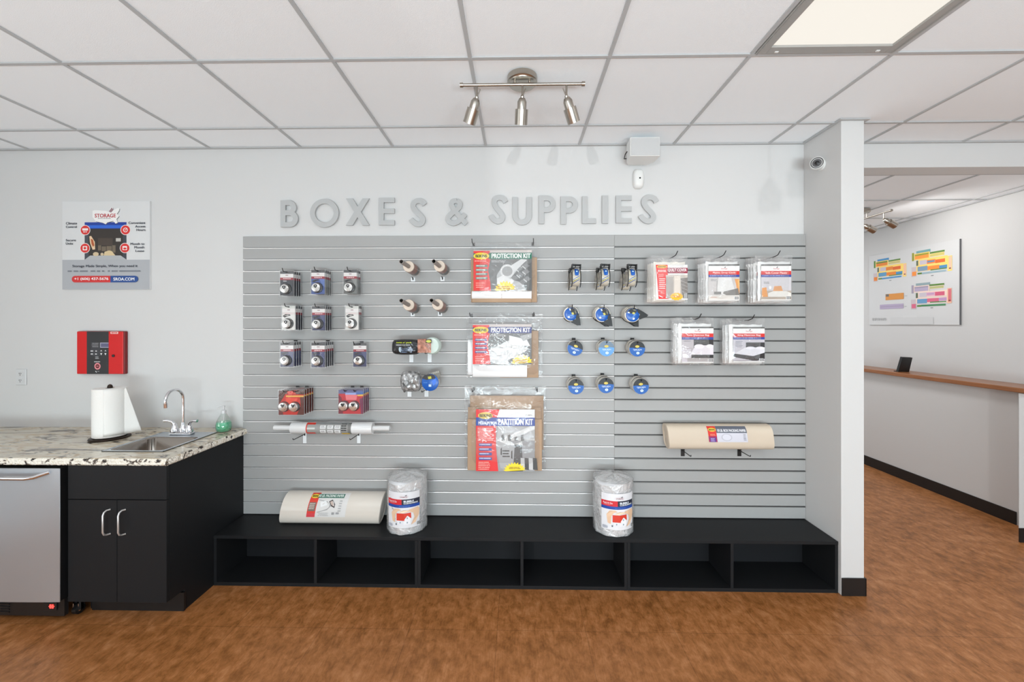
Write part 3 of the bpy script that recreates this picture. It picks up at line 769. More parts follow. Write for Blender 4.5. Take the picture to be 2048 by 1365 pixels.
# map-shaped logo
logo = [(515, 215), (545, 205), (700, 215), (735, 228), (770, 165), (795, 168), (800, 205), (860, 178), (885, 182), (880, 215), (850, 260), (880, 290), (845, 330), (860, 380), (830, 392), (800, 355), (720, 375), (695, 400), (655, 380), (560, 360), (515, 300)]
A.poly([(x+6, y+6) for x, y in logo], (90, 90, 92)); A.poly(logo, (236, 234, 232)); A.poly([(738, 225), (780, 168), (802, 205), (770, 240)], (150, 120, 126))
A.text('STORAGE', 545, 255, 835, 308, (176, 38, 48), .04); A.lines(590, 316, 780, 1, 14, (110, 90, 90), words=7)
for x, y in ((415, 480), (968, 480), (412, 728), (960, 728)):
    A.ell(x, y, 70, 70, (238, 225, 222)); A.ell(x, y, 62, 62, (214, 48, 46))
A.rect(375, 455, 455, 485, (240, 228, 226))
for x in (390, 408, 428): A.rect(x, 490, x+9, 515, (240, 228, 226))
A.ell(968, 480, 32, 32, (240, 228, 226)); A.ell(968, 480, 22, 22, (214, 48, 46)); A.poly([(955, 478), (965, 490), (988, 465), (984, 460), (965, 480), (958, 472)], (240, 228, 226))
A.rect(382, 700, 442, 758, (240, 228, 226)); A.ell(412, 728, 18, 18, (214, 48, 46)); A.rect(928, 702, 990, 756, (240, 228, 226)); A.ell(960, 735, 22, 14, (214, 48, 46))
DK = (60, 64, 74)
A.text('Climate', 150, 368, 304, 402, DK, .03); A.text('Control', 150, 418, 300, 450, DK, .03); A.text('Secure', 150, 603, 288, 634, DK, .03); A.text('Units', 150, 648, 250, 680, DK, .03)
A.text('Convenient', 1010, 366, 1243, 400, DK, .03); A.text('Access', 1102, 416, 1243, 448, DK, .03); A.text('Hours', 1118, 464, 1243, 496, DK, .03)
A.text('Month to', 1038, 656, 1230, 688, DK, .03); A.text('Month', 1090, 704, 1228, 736, DK, .03); A.text('Lease', 1108, 754, 1226, 784, DK, .03)
A.text('Storage Made Simple, When you need it', 242, 958, 1138, 1000, DK, .025); A.lines(178, 1036, 1200, 1, 40, (120, 124, 132), words=11, rag=0)
for a, c, e in ((280, 765, (206, 50, 50)), (765, 1100, (36, 74, 140))): A.rect(a, 1110, c, 1200, e)
A.ell(280, 1155, 45, 45, (206, 50, 50)); A.ell(1100, 1155, 45, 45, (36, 74, 140))
A.text('+1 (606) 437-5676', 270, 1132, 738, 1178, (240, 240, 240), .03); A.text('SROA.COM', 806, 1134, 1094, 1176, (240, 240, 240), .03)
A.build('printed_face', ps, (0, -.0112, 0))
# fire alarm panel
x0, x1, z0, z1 = plate_at(152.5, 663, 246.5, 749, D-.034)
fp = thing('fire_alarm_panel', 'red fire alarm control panel with a black centre strip on the white wall', 'alarm panel', ((x0+x1)/2, D-.0005, (z0+z1)/2)); pw, ph = x1-x0, z1-z0
one('housing', lambda b: b.box((-pw/2, -.026, -ph/2), (pw/2, 0, ph/2), mat('dark_red_enamel', rgb(120, 12, 14), .4), .004), fp)
one('door', lambda b: b.box((-pw/2+.002, -.034, -ph/2+.001), (pw/2-.002, -.026, ph/2-.001), M_RED, .005), fp)
A = Art((155, 160, 1375, 1235), pw, ph)
A.rect(432, 166, 1000, 1230, (44, 44, 46)); A.rect(545, 440, 780, 780, (58, 58, 62)); A.rect(780, 445, 1000, 570, (170, 170, 190)); A.rect(795, 462, 1000, 555, (92, 92, 122))
A.lines(555, 455, 740, 3, 42, (150, 150, 152), th=.35, right=True, words=3)
for x, y, q in ((530, 640, 70), (655, 642, 40), (535, 715, 60), (648, 716, 46)): A.rect(x, y, x+q, y+28, (200, 200, 202))
for x in (808, 918): A.poly([(x-26, 665), (x, 628), (x+26, 665), (x, 655)], (235, 235, 235)); A.poly([(x-26, 708), (x+26, 708), (x, 762)], (235, 235, 235))
A.lines(655, 795, 760, 2, 36, (180, 180, 182), words=3); A.lines(625, 915, 795, 1, 40, (200, 200, 202), words=3)
A.ell(712, 1035, 80, 84, (226, 140, 146)); A.ell(712, 1035, 52, 52, (96, 14, 24)); A.rect(685, 1022, 740, 1044, (190, 120, 124)); A.poly([(650, 1155), (680, 1155), (695, 1200), (675, 1185)], (230, 230, 230)); A.lines(705, 1155, 765, 1, 32, (150, 150, 152), words=2)
A.rect(1050, 175, 1248, 222, (240, 236, 230)); A.lines(1060, 184, 1240, 1, 60, (205, 40, 30), words=6, rag=0)
A.build('control_strip', fp, (0, -.0342, 0))
one('key_lock', lambda b: b.lathe([(.009, 0), (.009, .004), (.004, .005)], (pw*.295, -.034, -ph*.07), (0, -1, 0), M_BLKPL, 16), fp, True)
# outlet
x0, x1, z0, z1 = plate_at(31.5, 738.5, 52.5, 771, D-.004)
ol = thing('wall_outlet', 'white duplex electrical outlet on the wall left of the alarm panel', 'outlet', ((x0+x1)/2, D-.0004, (z0+z1)/2))
one('cover_plate', lambda b: b.box((x0-(x0+x1)/2, -.006, -(z1-z0)/2), ((x1-x0)/2, 0, (z1-z0)/2), mat('outlet_white', rgb(206, 206, 206), .4), .003), ol)
for s in (-1, 1):
    r_ = one('socket', lambda b: b.box((-.016, -.0085, s*.0225-.0145), (.016, -.0055, s*.0225+.0145), mat('outlet_white', rgb(206, 206, 206), .4), .003), ol)
    one('slot', lambda b: (b.box((-.0075, -.0092, s*.0225-.002), (-.0045, -.0084, s*.0225+.007), M_HOOK), b.box((.0045, -.0092, s*.0225-.002), (.0075, -.0084, s*.0225+.007), M_HOOK), b.cyl((0, -.0092, s*.0225-.008), (0, -.0084, s*.0225-.008), .0028, M_HOOK, 10)), r_)

# ------------------------------------------------------------------ sign letters
def stroke(pts, w, caps=True):
    P = []
    for q in pts:
        q = Vector((q[0], q[1]))
        if not P or (q-P[-1]).length > 1e-4: P.append(q)
    pts = P; n = len(pts); L = []; R = []; closed = (pts[0]-pts[-1]).length < 1e-4
    for i in range(n):
        p = Vector(pts[i-1 if i else (n-2 if closed else 0)]); q = Vector(pts[i+1 if i < n-1 else (1 if closed else n-1)]); d = (q-p).normalized(); nn = Vector((-d.y, d.x)); c = Vector(pts[i])
        L.append(c+nn*w/2); R.append(c-nn*w/2)
    return L, R
def crom(P, k=8):
    P = [P[0]]+list(P)+[P[-1]]; o = []
    for i in range(1, len(P)-2):
        a, b_, c, d = (Vector(x) for x in P[i-1:i+3])
        for j in range(k):
            t = j/k; o.append(.5*((2*b_)+(c-a)*t+(2*a-5*b_+4*c-d)*t*t+(3*b_-a-3*c+d)*t**3))
    o.append(Vector(P[-2])); return o
def arc(cx, cy, r, a0, a1, n=14, ry=None): return [(cx+r*math.cos(a0+(a1-a0)*k/n), cy+(ry or r)*math.sin(a0+(a1-a0)*k/n)) for k in range(n+1)]
SW = .18
def glyph(ch):
    h = SW/2; S = []
    def rect(x0, y0, x1, y1): S.append(([Vector((x0, y1)), Vector((x1, y1))], [Vector((x0, y0)), Vector((x1, y0))]))
    def st(p): S.append(stroke(p, SW))
    if ch == 'I': rect(0, 0, .21, 1)
    if ch == 'E': rect(0, 0, SW, 1); [rect(SW, y, .57, y+SW*.95) for y in (0, .43, 1-SW*.95)]
    if ch == 'L': rect(0, 0, SW*1.05, 1); rect(SW, 0, .5, SW)
    if ch == 'P': rect(0, 0, SW*1.05, 1); st([(SW*.5, 1-h), (.3, 1-h)]+arc(.31, 1-h-.21, .21, PI/2, -PI/2)+[(.3, 1-h-.42), (SW*.5, 1-h-.42)])
    if ch == 'B':
        rect(0, 0, SW, 1); st([(SW*.5, 1-h), (.3, 1-h)]+arc(.3, 1-h-.185, .185, PI/2, -PI/2)+[(SW*.5, 1-h-.37)])
        st([(SW*.5, h+.44), (.32, h+.44)]+arc(.33, h+.22, .22, PI/2, -PI/2)+[(SW*.5, h)])
    if ch == 'O': st(arc(0, 0, .44, 0, 2*PI, 48))
    if ch == 'U': st([(h, 1), (h, .4)]+arc(h+.25, .345, .25, PI, 2*PI, 18)+[(h+.5, .4), (h+.5, 1)])
    if ch == 'X':
        for p in (((0, 1), (.25, 1), (.88, 0), (.62, 0)), ((.63, 1), (.88, 1), (.25, 0), (0, 0))):
            S.append(([Vector(p[0]), Vector(p[3])], [Vector(p[1]), Vector(p[2])]))
    if ch == 'S': st(crom([(.59, .78), (.52, .87), (.42, .92), (.29, .91), (.19, .83), (.18, .69), (.28, .54), (.43, .4), (.52, .28), (.5, .15), (.4, .09), (.28, .1), (.16, .18), (.09, .27)], 6))
    if ch == '&': st(crom([(.78, .05), (.55, .3), (.3, .62), (.22, .78), (.28, .9), (.42, .93)], 5)); st(crom([(.42, .93), (.53, .84), (.52, .7), (.38, .56), (.2, .42), (.09, .27), (.14, .13), (.3, .08), (.46, .14), (.6, .27), (.74, .42)], 5))
    return S
def letter(ch, bb, label, rot=0.0):
    x0, x1, z0, z1 = plate_at(*bb, D-.02)
    S = glyph(ch); pts = [p for a, c in S for p in a+c]
    if rot: S = [([Vector((p.x*math.cos(rot)-p.y*math.sin(rot), p.x*math.sin(rot)+p.y*math.cos(rot))) for p in a], [Vector((p.x*math.cos(rot)-p.y*math.sin(rot), p.x*math.sin(rot)+p.y*math.cos(rot))) for p in c]) for a, c in S]; pts = [p for a, c in S for p in a+c]
    mx0, mx1 = min(p.x for p in pts), max(p.x for p in pts); my0, my1 = min(p.y for p in pts), max(p.y for p in pts)
    w, h = x1-x0, z1-z0
    T_ = lambda p, y: (((p.x-mx0)/(mx1-mx0)-.5)*w, y, ((p.y-my0)/(my1-my0)-.5)*h)
    b = MB()
    for si, (a, c) in enumerate(S):
        fy_ = -.018-.00003*si; n = len(a); vs = [T_(p, fy_) for p in a]+[T_(p, fy_) for p in c]+[T_(p, -.006) for p in a]+[T_(p, -.006) for p in c]; fs = []
        for k in range(n-1):
            fs += [(k, k+1, n+k+1, n+k), (2*n+k, 3*n+k, 3*n+k+1, 2*n+k+1), (k, 2*n+k, 2*n+k+1, k+1), (n+k, n+k+1, 3*n+k+1, 3*n+k)]
        if (a[0]-a[-1]).length > 1e-4: fs += [(0, n, 3*n, 2*n), (n-1, 3*n-1, 4*n-1, 2*n-1)]
        b.add(vs, fs, M_LETTER)
        p = T_((a[0]+c[0])/2, 0); q = T_((a[-1]+c[-1])/2, 0)
        for e in ((p[0]*.8, p[2]*.85), (q[0]*.8, q[2]*.85)): b.cyl((e[0], -.0065, e[1]), (e[0], 0, e[1]), .002, M_ALU, 8)
    o = b.build('sign_letter', None, False, ((x0+x1)/2, D-.0003, (z0+z1)/2))
    tag(o, label, 'letter', 'raised letters of the wall sign')
for ch, bb, lab, rot in (
    ('B', (560.5, 400.5, 595.3, 454.2), 'raised grey letter B, first letter of the sign', 0), ('O', (619.7, 397.6, 676.7, 454.6), 'raised grey letter O between the B and the X', 0),
    ('X', (691.4, 396.8, 738.2, 450.7), 'raised grey letter X in the word BOXES', 0), ('E', (757.2, 395.6, 788.6, 450.3), 'raised grey letter E between the X and an S', 0),
    ('S', (817.3, 396.2, 853.1, 453.4), 'raised grey letter S left of the ampersand', 0), ('&', (891.2, 396.4, 936, 451.5), 'raised grey ampersand in the middle of the sign', 0),
    ('S', (977.1, 389.8, 1015.8, 447.8), 'raised pale letter S that begins SUPPLIES, leaning right', -.1), ('U', (1025.2, 394, 1063.4, 450), 'raised grey letter U after the leaning S', 0),
    ('P', (1077.7, 391, 1110.9, 447.4), 'raised pale grey letter P next to the U', 0), ('P', (1121.6, 392.9, 1155.8, 448.4), 'raised pale grey letter P next to the L', 0),
    ('L', (1164.6, 392.5, 1192.3, 447), 'raised grey letter L between the P and the I', 0), ('I', (1204.5, 391.1, 1216.4, 446.8), 'raised grey letter I, a plain bar', 0),
    ('E', (1232.2, 391.1, 1263.8, 446), 'raised grey letter E in the word SUPPLIES', 0), ('S', (1276.9, 389.2, 1318.3, 447.4), 'raised grey letter S at the end of the sign', -.08)):
    letter(ch, bb, lab, rot)

# ------------------------------------------------------------------ speaker, motion sensor, camera
ys = 2.475; x0, x1, z0, z1 = plate_at(1260.8, 274.5, 1320.5, 312, ys)
sp = thing('wall_speaker', 'white box loudspeaker mounted high on the wall under the ceiling', 'loudspeaker', ((x0+x1)/2, ys, (z0+z1)/2)); hw_, hh = (x1-x0)/2, (z1-z0)/2
def cab(b):
    P = [(-hw_, .004), (-hw_+.004, 0), (hw_-.004, 0), (hw_, .004), (hw_-.006, .1), (hw_-.035, .14), (-hw_+.022, .14), (-hw_+.004, .1)]
    n = len(P); vs = [(x, y, -hh) for x, y in P]+[(x, y, hh) for x, y in P]
    b.add(vs, [tuple(reversed(range(n))), tuple(range(n, 2*n))]+[(k, (k+1) % n, (k+1) % n+n, k+n) for k in range(n)], M_WHITEP)
one('cabinet', cab, sp)
one('grille', lambda b: b.box((-hw_+.005, -.003, -hh+.004), (hw_-.005, -.0005, hh-.004), mat('speaker_grille', rgb(196, 196, 196), .7, bump=.4, bscale=500)), sp)
one('bracket', lambda b: (b.box((-.02, .14, -.02), (.02, D-.001-ys, .02), M_WHITEP), b.box((-.035, D-.006-ys, -.045), (.035, D-.0008-ys, .045), M_WHITEP), b.tube([(-hw_-.001, .07, 0), (-hw_-.008, .09, -.01), (-hw_-.004, .13, -.02), (-.02, .155, -.01)], .003, M_HOOK, 8)), sp)
x0, x1, z0, z1 = plate_at(1268.3, 335, 1290.5, 374.5, D-.045); w_, h_ = (x1-x0)/2, (z1-z0)/2
ms = thing('motion_sensor', 'small white rounded motion sensor under the loudspeaker', 'motion sensor', ((x0+x1)/2, D-.0004, (z0+z1)/2))
def sens(b):
    def f(u, v):
        a = PI*(u); t = PI*(v-.5)*.999
        e = .62
        cx_ = math.copysign(abs(math.cos(a))**e, math.cos(a))*abs(math.cos(t))**.5
        return (-w_*cx_, -.045*math.sin(a)**.6*abs(math.cos(t))**.5, h_*math.copysign(abs(math.sin(t))**.85, math.sin(t)))
    b.grid(f, 24, 24, M_WHITEP)
one('housing', sens, ms, True)
one('lens_window', lambda b: b.lathe([(.001, .003), (.005, .002), (.006, 0)], (.002, -.0445, -.004), (0, -1, 0), M_BLKPL, 12), ms)
# security camera on the side of the stub wall
cy_, cz_ = onX(1633, 327, STX0-.04)
sc_ = thing('security_camera', 'small round white security camera on the side of the white pillar', 'security camera', (STX0-.0006, cy_, cz_))
one('mount', lambda b: (b.lathe([(.032, 0), (.032, .008), (.02, .012)], (0, .01, -.006), (-1, 0, 0), M_WHITEP, 28), b.tube([(-.006, .01, -.01), (-.022, .008, -.012), (-.03, 0, -.004)], .009, M_WHITEP, 12), [b.lathe([(.003, 0), (.002, .002)], (-.0125, .01+.022*math.cos(a), -.006+.022*math.sin(a)), (-1, 0, 0), M_BLKPL, 8) for a in (-1.2, 2.0)]), sc_, True)
cd = Vector((-.62, -.78, -.08)).normalized(); cp = Vector((-.026, .012, 0))
one('camera_body', lambda b: b.lathe([(.02, -.012), (.034, -.006), (.036, 0), (.036, .036), (.0345, .038), (.0325, .038), (.0325, .034)], cp, cd, M_WHITEP, 36, cap=False), sc_, True)
def clens(b):
    g = mat('lens_grey', rgb(88, 88, 90), .25); b.lathe([(.001, .034), (.012, .034), (.0125, .036), (.015, .036), (.0155, .0335), (.0325, .0335)], cp, cd, g, 32, cap=False)
    b.lathe([(.001, .0365), (.008, .0363), (.0115, .0345)], cp, cd, M_BLKPL, 24, cap=False)
    b.lathe([(.024, .0337), (.024, .035), (.0262, .035), (.0262, .0337)], cp, cd, M_WHITEP, 32, cap=False)
one('lens', clens, sc_, True)

# ------------------------------------------------------------------ hall: map board and card stand
BXF = UX-.014
(by1_, bzt), (by0_, bzb) = onX(1919, 478, BXF), onX(1738, 650, BXF)
yy0, yy1 = by1_, by0_; zz1 = bzt; zz0 = HC+.001
mbd = thing('map_board', 'white board of coloured unit maps hanging on the hall wall', 'map board', (BXF, 0, 0))
one('panel', lambda b: b.box((0, yy0, zz0), (.0125, yy1, zz1), mat('map_panel_white', rgb(210, 210, 210), .5)), mbd)
one('edge_trim', lambda b: b.box((-.001, yy0-.004, zz0), (.0125, yy0-.0002, zz1), mat('dark_grey_edge', rgb(96, 96, 98), .4)), mbd)
mb_ = MB(); lay = [0]
def mp(x, y): Y, Z = onX(1720+x/6.827, 460+y/6.827, BXF); return (-.0003-lay[0]*.00025, Y, Z)
def mq(x0, y0, x1, y1, c, s=0.09):
    """rectangle drawn along the receding board: left edge top y0, falls with perspective; y given at the left edge, scaled at right"""
    lay[0] += 1
    Y0, Z0 = onX(1720+x0/6.827, 460+y0/6.827, BXF); Y1, _ = onX(1720+x1/6.827, 460+y0/6.827, BXF); _, Z1 = onX(1720+x0/6.827, 460+y1/6.827, BXF)
    x = -.0003-lay[0]*.00003
    mb_.add([(x, Y0, Z1), (x, Y1, Z1), (x, Y1, Z0), (x, Y0, Z0)], [(0, 1, 2, 3)], ink(c))
OR, BL, GN, TN, PK, PU, YL = (230, 130, 40), (70, 140, 190), (90, 130, 50), (196, 190, 130), (240, 190, 160), (178, 164, 190), (250, 214, 110)
for (ox, oy, k, var) in ((0, 0, 1.0, 0), (0, 0, 1.24, 1), (0, 0, 1.24, 2)):
    # each map is given in the pixels of the first map, then moved and scaled
    if var == 0: fx_ = lambda x: x; fy_ = lambda y: y
    if var == 1: fx_ = lambda x: 705+(x-185)*1.235; fy_ = lambda y: 320+(y-430)*1.16
    if var == 2: fx_ = lambda x: 700+(x-185)*1.235; fy_ = lambda y: 760+(y-430)*1.16
    C = {0: [BL, GN, OR, TN, OR, (222, 96, 24), BL, OR, GN, BL, PK, (90, 150, 190)],
         1: [(110, 160, 165), (150, 150, 30), (246, 150, 50), (208, 196, 110), (236, 130, 60), (226, 100, 30), BL, (240, 140, 50), GN, (150, 175, 185), PK, (120, 150, 175)],
         2: [(140, 160, 165), (160, 150, 170), PU, (180, 184, 120), (220, 170, 190), (210, 90, 120), (190, 150, 190), (214, 100, 130), (60, 130, 70), (60, 130, 80), (212, 110, 120), (100, 150, 190)]}[var]
    bd = YL if var < 2 else (240, 214, 200)
    def R_(x0, y0, x1, y1, c): mq(fx_(x0), fy_(y0), fx_(x1), fy_(y1), c)
    R_(190, 430, 212, 525, C[1]); R_(238, 408, 395, 440, C[0]); R_(215, 440, 385, 515, bd); R_(222, 452, 375, 505, C[2]); R_(222, 448, 375, 466, C[1])
    R_(388, 418, 552, 438, GN); R_(388, 440, 548, 475, bd); R_(392, 445, 544, 470, C[3])
    R_(238, 520, 258, 580, (90, 100, 70)); R_(262, 506, 585, 575, bd); R_(275, 518, 360, 568, (200, 190, 200)); R_(355, 512, 450, 558, C[4]); R_(450, 506, 556, 552, C[5]); R_(360, 524, 440, 540, C[6] if var else C[4])
    R_(240, 580, 585, 650, bd); R_(252, 592, 362, 645, C[11]); R_(362, 584, 495, 628, C[7]); R_(492, 574, 580, 612, C[6]); R_(395, 622, 575, 634, C[8])
    R_(185, 598, 240, 712, (200, 186, 190)); R_(192, 650, 238, 700, C[7]); R_(252, 662, 300, 682, GN); R_(300, 658, 568, 678, C[9])
    R_(585, 462, 634, 640, bd if var < 2 else PK); R_(596, 470, 630, 620, C[10]); R_(600, 600, 622, 614, (120, 70, 40)); R_(400, 690, 430, 698, (120, 120, 120))
mq(352, 880, 600, 962, (214, 142, 62)); mq(355, 882, 398, 915, (110, 104, 96)); mq(275, 1024, 597, 1086, PU); mq(275, 1050, 597, 1058, (160, 146, 172)); mq(612, 902, 650, 906, (140, 140, 140)); mq(612, 1044, 642, 1048, (140, 140, 140))
mq(420, 1198, 1005, 1292, (205, 205, 205)); mq(590, 1172, 780, 1198, (212, 212, 212))
for k in range(7): mq(170+k*28, 1206, 190+k*28, 1238, (176, 176, 176))
mb_.build('printed_map', mbd)
# card terminal
yk, zk = onX(1805, 741, 3.93)
ck = thing('card_stand', 'small black tilted card stand on the wooden hall ledge', 'card stand', (3.93, yk, HC-.478))
def cst(b):
    b.prism([(-.055, 0), (.055, 0), (.066, .15), (-.034, .155)], -.012, .012, M_BLKPL)
o = one('panel', cst, ck); o.rotation_euler = (.16, 0, 0)
one('foot', lambda b: b.box((-.045, -.01, 0), (.05, .05, .006), M_BLKPL, .002), ck)
one('prop', lambda b: b.box((.05, -.004, .06), (.068, .012, .066), M_BLKPL), ck)

# ------------------------------------------------------------------ peg hooks
def hook(px_, pz, length, label, group, tipup=.022, plate=(.022, .014), X=None, Z=None, colour=None, up=.017):
    """X, Z: the point where the wire leaves the slatwall groove"""
    h = thing('peg_hook', label, 'hook', (X, SF-.001, Z), group)
    m = M_HOOK
    one('wire', lambda b: b.tube([(0, .004, 0), (0, -length+.012, 0), (0, -length+.004, .003), (0, -length, .009), (-.001, -length-.004, tipup)], .0024, m, 8), h, True)
    one('back_plate', lambda b: b.box((-plate[0]/2, -.003, -plate[1]/2), (plate[0]/2, -.0005, up), m), h)
    return h

ORD = {1: 'front', 2: 'second from front', 3: 'third from front', 4: 'fourth from front', 5: 'fifth from front'}
# ------------------------------------------------------------------ disc lock blister packs
M_LOCKST = mat('polished_lock_steel', rgb(236, 235, 232), .2, .9)
def disc(b, x, z, r, y0, y1, m=None):
    m = m or M_LOCKST
    b.lathe([(r*.98, 0), (r, .003), (r, y0-y1-.003), (r*.93, y0-y1), (r*.8, y0-y1+.0008), (.001, y0-y1+.0012)], (x, y0, z), (0, -1, 0), m, 30)
CW, CHT = .083, .152
def lock_pack(kind):
    r = thing('disc_lock_pack', 'x', 'lock pack')
    base = {'dark': (60, 62, 70), 'blue': (70, 92, 150), 'white': (222, 220, 216), 'navy': (52, 56, 92), 'grey': (110, 112, 110)}[kind]  # the white kind paints glare into the card colours
    one('card', lambda b: b.box((-CW/2, -.0006, -CHT), (CW/2, .0006, 0), ink((86, 84, 84))), r)
    A = Art((0, 0, 100, 180), CW, CHT, eps=.00004)
    A.rect(0, 0, 100, 180, base); A.rect(0, 0, 100, 20, (84, 84, 86) if kind != 'white' else (205, 205, 200))
    A.rect(0, 20, 100, 48, (226, 222, 220)); A.rect(0, 48, 100, 66, (150, 50, 60) if kind != 'white' else (214, 208, 204)); A.lines(40, 28, 62, 1, 10, (120, 70, 76), words=3)
    A.lines(22, 53, 92, 1, 14, (224, 200, 200), words=6); A.lines(22, 72, 52, 1, 10, (220, 220, 222), words=3)
    if kind in ('blue', 'navy', 'grey'):
        A.poly([(4, 84), (26, 72), (52, 70), (62, 76), (40, 82), (20, 92)], (40, 40, 44)); A.poly([(60, 66), (100, 66), (100, 130), (78, 100)], tuple(min(255, c+26) for c in base))
    if kind == 'white': A.poly([(4, 76), (26, 62), (58, 64), (66, 72), (40, 78), (20, 88)], (50, 50, 50)); A.poly([(14, 74), (40, 68), (56, 70), (40, 74)], (210, 206, 200))
    A.ell(50, 8, 9, 4.5, (30, 30, 32))
    A.build('printed_front', r, (0, -.00065, -CHT/2))
    rr = .0285; cz = -CHT*.735; cx = -.006
    ring = one('rubber_ring', lambda b: b.lathe([(rr+.0045, 0), (rr+.0045, .006), (rr-.004, .009)], (cx+.005, -.0008, cz), (0, -1, 0), M_BLKPL, 30), r, True)
    lk = one('disc_lock', lambda b: disc(b, cx-.001, cz, rr*.96, -.001, -.0195), r, True)
    def key(b):
        y = -.0209
        b.prism([(cx-.011, cz+.017), (cx-.013, cz+.008), (cx-.002, cz-.004), (cx+.009, cz+.006), (cx+.009, cz+.016), (cx, cz+.02)], y, y+.0008, M_BLKPL)
        b.lathe([(.003, 0), (.0035, .001), (.001, .0012)], (cx-.001, y+.0004, cz+.01), (0, -1, 0), M_CHROME, 12)
    one('keyway', key, lk)
    one('seam', lambda b: b.tube([(cx+.021*math.cos(a), -.0206, cz+.021*math.sin(a)) for a in [-PI*.42+k*PI*.8/10 for k in range(11)]], .0008, M_BLKPL, 6), lk)
    def shell(b):
        e = .0035
        b.box((-CW/2-e, -.0035, -CHT-.006), (CW/2+e, .0022, .004), M_BLISTER, .002)
        b.lathe([(rr+.009, 0), (rr+.006, .016), (rr+.002, .0235), (.001, .0245)], (cx, -.0035, cz), (0, -1, 0), M_BLISTER, 30, cap=False)
    one('blister', shell, r, False)
    def lip(b):
        e = .0042; z0, z1 = -CHT-.0065, .0045; x0, x1 = -CW/2-e, CW/2+e
        b.tube([(x0, -.0008, z1), (x1, -.0008, z1), (x1, -.0008, z0), (x0, -.0008, z0), (x0, -.0008, z1)], .0009, M_LIP, 6)
    one('lit_edge', lip, r)
    return Proto(r)
M_LIP = mat('lit_plastic_edge', rgb(208, 210, 212), .2)  # opaque pale tone paints the light caught along the clear edges

PK_ = {k: lock_pack(k) for k in ('dark', 'blue', 'white', 'navy', 'grey')}
ROW = {1: 'top', 2: 'second', 3: 'third'}; COLN = {1: 'left', 2: 'middle', 3: 'right'}
LOOK = {'dark': 'dark-carded', 'blue': 'blue-carded', 'white': 'glare-whitened', 'navy': 'navy-carded', 'grey': 'grey-carded'}
stacks = [(1, 1, 573.3, 541.5, 4, ('dark', 'dark')), (1, 2, 636, 539, 4, ('blue', 'grey')), (1, 3, 700.5, 539, 3, ('grey', 'grey')),
          (2, 1, 577.5, 611, 4, ('white', 'dark')), (2, 2, 637, 611.5, 4, ('navy', 'dark')), (2, 3, 703.8, 611, 3, ('white', 'grey')),
          (3, 1, 574, 684.5, 4, ('navy', 'navy')), (3, 2, 636.4, 685, 5, ('navy', 'dark')), (3, 3, 719.4, 685.5, 1, ('navy', 'navy'))]
for row, col, pcx, ptop, n, (kf, kr) in stacks:
    g = .0285; yb = SF-.017
    yf = yb-g*(n-1) if n > 1 else yb-.02
    X, Z = W(pcx, ptop, yf); Z -= .004
    for i in range(n):                     # i = 0 is the front pack
        y = yf+g*i; kd = kf if i == 0 else kr
        r = random.Random(row*100+col*10+i)
        if n == 1: lab = 'single navy-carded disc lock pack alone on the right hook of the third row of locks'
        else:
            pos = ORD[i+1] if i < n-1 else 'rearmost'
            lab = '%s disc lock pack, %s, %s hook, %s lock row' % (LOOK[kd], pos, COLN[col], ROW[row])
        PK_[kd].place((X+r.uniform(-.0015, .0015), y, Z+r.uniform(-.001, .001)), lab, 'disc lock blister packs in three rows', (0, 0, r.uniform(-.04, .04)))
    hook(0, 0, SF-yf+.042 if n > 1 else .13, 'black peg hook, %s of the three holding locks in the %s row' % (COLN[col], ROW[row]), 'peg hooks of the small lock packs', X=X, Z=Z-.006, tipup=.02, plate=(.024, .012))
